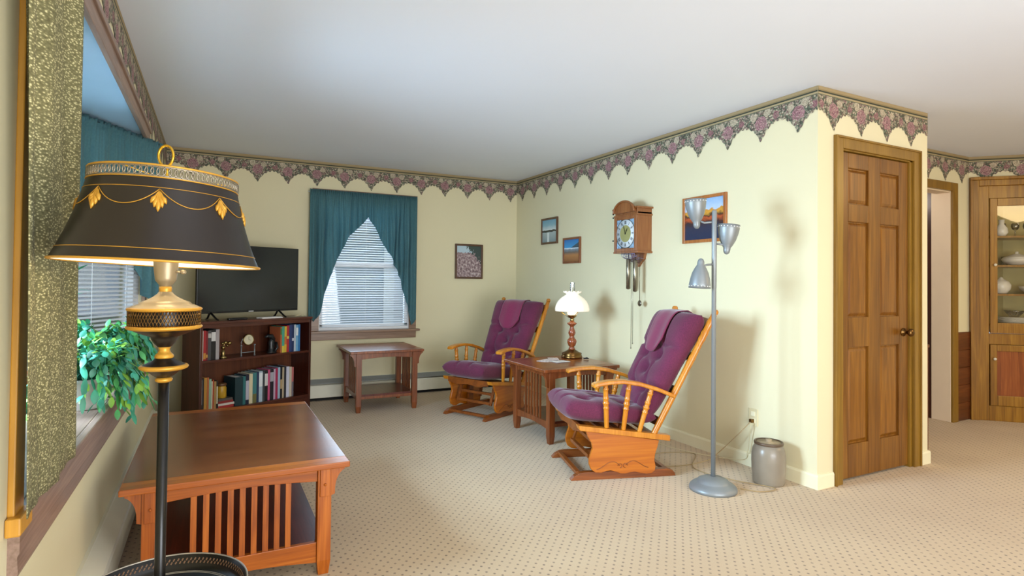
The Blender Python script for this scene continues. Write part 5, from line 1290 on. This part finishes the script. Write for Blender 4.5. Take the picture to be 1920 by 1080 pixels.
# tall thin plant
rnd = random.Random(5)
tp = thing('potted_tall_plant', 'tall thin-stemmed plant with narrow leaves behind the trailing plants', 'plant', (-.70, 3.22, SZ))
b = BM(); lathe(b, [(.05, 0), (.055, .004), (.07, .1), (.076, .102), (.076, .118), (.068, .118), (.064, .1)], 26); obj('pot', b, M['terra'], tp)
b = BM(); lathe(b, [(.0001, .106), (.063, .104)], 20, cap=False); obj('soil', b, M['soil'], tp)
bs, bf = BM(), BM()
for k in range(9):
    a = rnd.uniform(-.4, 1.9); L = rnd.uniform(.42, .66); bend = rnd.uniform(.04, .18); dv = Vector((math.cos(a), math.sin(a), 0))
    pts = [Vector((0, 0, .1))+dv*(bend*t*t+.02)+Vector((0, 0, L*t*(1-.12*t))) for t in [i/10 for i in range(11)]]; tube(bs, pts, [.004*(1-.7*i/10)+.0008 for i in range(11)], 6)
    for i in range(3, 11):
        for s in (1, -1):
            sd = dv.cross(Vector((0, 0, 1)))*s; d = (pts[i]-pts[i-1]).normalized()*.5+sd*rnd.uniform(.5, 1)+Vector((rnd.uniform(-.3, .3), rnd.uniform(-.3, .3), rnd.uniform(-.3, .2)))
            leafquad(bf, pts[i], d, Vector((0, 0, 1)), rnd.uniform(.06, .09), rnd.uniform(.016, .024), 0, .25)
obj('stems', bs, M['stem'], tp); obj('foliage', bf, M['leaf_d'], tp)

# ================================================================ outside
b = BM(); box(b, -20, 16, YB+T+.02, 30, -.5, -.4); box(b, -20, BX-.3, -8, YB+T+.02, -.5, -.4); tag(obj('lawn', b, M['ground']), 'green lawn outside the windows', 'lawn', None, 'structure')
nh = thing('neighbouring_house', 'grey and white house seen through the back window blind', 'house', (2.2, 10.2, -.4))
b = BM(); box(b, -2.0, 3.2, 0, 3, 0, 4.4); obj('siding_wall', b, M['siding'], nh)
b = BM(); box(b, -.55, .5, -.05, 0, .3, 2.35); obj('garage_door', b, M['grey_house'], nh)
for x in (-.68, .5): b = BM(); box(b, x, x+.18, -.09, 0, .0, 2.5); obj('white_trim', b, M['white_ob'], nh)
b = BM(); box(b, -1.9, 2.9, -.5, -.05, 2.45, 2.6); obj('eave', b, M['heater_grey'], nh)
b = BM(); box(b, .9, 1.2, -.04, 0, 1.0, 2.2); obj('window', b, M['grey_house'], nh)
def blob(name, label, loc, s, seed):
    rnd = random.Random(seed); bm = BM(); bmesh.ops.create_icosphere(bm, subdivisions=4, radius=1)
    for v in bm.verts: v.co = Vector((v.co.x*s[0], v.co.y*s[1], v.co.z*s[2]))*(1+.12*math.sin(v.co.x*9+seed)*math.sin(v.co.y*8)*math.sin(v.co.z*7)+rnd.uniform(-.05, .05))
    tag(obj(name, bm, M['shrub'], None, loc=loc), label, 'shrub')
blob('shrub', 'grey-green shrub outside the far bay window', (-2.6, 5.9, .55), (1.1, 1.0, 1.0), 2)

# ================================================================ camera (fitted to the photograph)
cam = bpy.data.cameras.new('camera'); co = bpy.data.objects.new('camera', cam); COL.objects.link(co)
FVc = Vector((0.45656818, 0.88953789, 0.01636571)); RVc = Vector((0.8895236, -0.45676042, 0.01084803)); UVc = Vector((-0.01712494, -0.00960482, 0.99980722))
m = Matrix((( RVc.x, UVc.x, -FVc.x, 0), (RVc.y, UVc.y, -FVc.y, 0), (RVc.z, UVc.z, -FVc.z, 1.2268), (0, 0, 0, 1)))
co.matrix_world = m
cam.sensor_width = 36; cam.lens = 36*1082.86/1920; cam.shift_x = (960-954.79)/1920; cam.shift_y = (510.56-540)/1920; cam.clip_start = .05
bpy.context.scene.camera = co

# ================================================================ lights
def area(name, loc, target, size, power, color, size_y=None):
    l = bpy.data.lights.new(name, 'AREA'); l.energy = power; l.color = color; l.shape = 'RECTANGLE'; l.size = size; l.size_y = size_y or size
    o = bpy.data.objects.new(name, l); COL.objects.link(o); o.location = loc
    o.rotation_euler = (Vector(target)-Vector(loc)).to_track_quat('-Z', 'Y').to_euler(); return o
area('bay_daylight', (-1.15, 3.05, 1.40), (2.5, 3.2, .15), 1.2, 108, (.54, .77, 1.0), 1.0)
bpy.data.lights['bay_daylight'].spread = math.radians(105)
area('back_window_daylight', (1.45, YB+.35, 1.5), (1.5, 3, .6), .9, 22, (.60, .80, 1.0), 1.2)
area('soft_fill_light', (1.6, -.9, 2.36), (1.8, 1.8, 0), 2.2, 14, (1.0, .88, .72), 1.4)  # added soft fill behind the camera, no known fixture
area('dining_room_ceiling_light', (5.3, .2, 2.38), (4.4, 1.0, 0), 1.4, 44, (1.0, .72, .36), 1.2)
area('uplight_fill', (1.4, -1.7, .8), (2.0, 3.0, 2.44), 2.6, 158, (.87, .93, 1.0), 1.6)  # added uplight that evens out ceiling and room, no real source
def point(name, loc, power, color, r=.03):
    l = bpy.data.lights.new(name, 'POINT'); l.energy = power; l.color = color; l.shadow_soft_size = r
    o = bpy.data.objects.new(name, l); COL.objects.link(o); o.location = loc
point('tole_lamp_bulb', (LP.x, LP.y, 1.345), 7, (1.0, .80, .50), .035)
point('table_lamp_bulb', (2.795, 4.235, .5712+.45), .8, (1.0, .86, .62), .03)
point('hallway_light', (5.4, 3.4, 2.1), 7, (1.0, .9, .8), .1)
point('cabinet_fill', tuple(dloc(DL/2, .15, 1.95)), .3, (1.0, .85, .6), .05)  # small fill added inside the cabinet, no lamp fitted there
wd = bpy.data.worlds.new('sky'); bpy.context.scene.world = wd; wd.use_nodes = True; nt = wd.node_tree
bg = nt.nodes['Background']; bg.inputs[0].default_value = (.66, .82, 1.0, 1); bg.inputs[1].default_value = 1.1
s = bpy.context.scene
s.view_settings.view_transform = 'Standard'; s.view_settings.look = 'None'; s.view_settings.exposure = .12; s.view_settings.gamma = 1
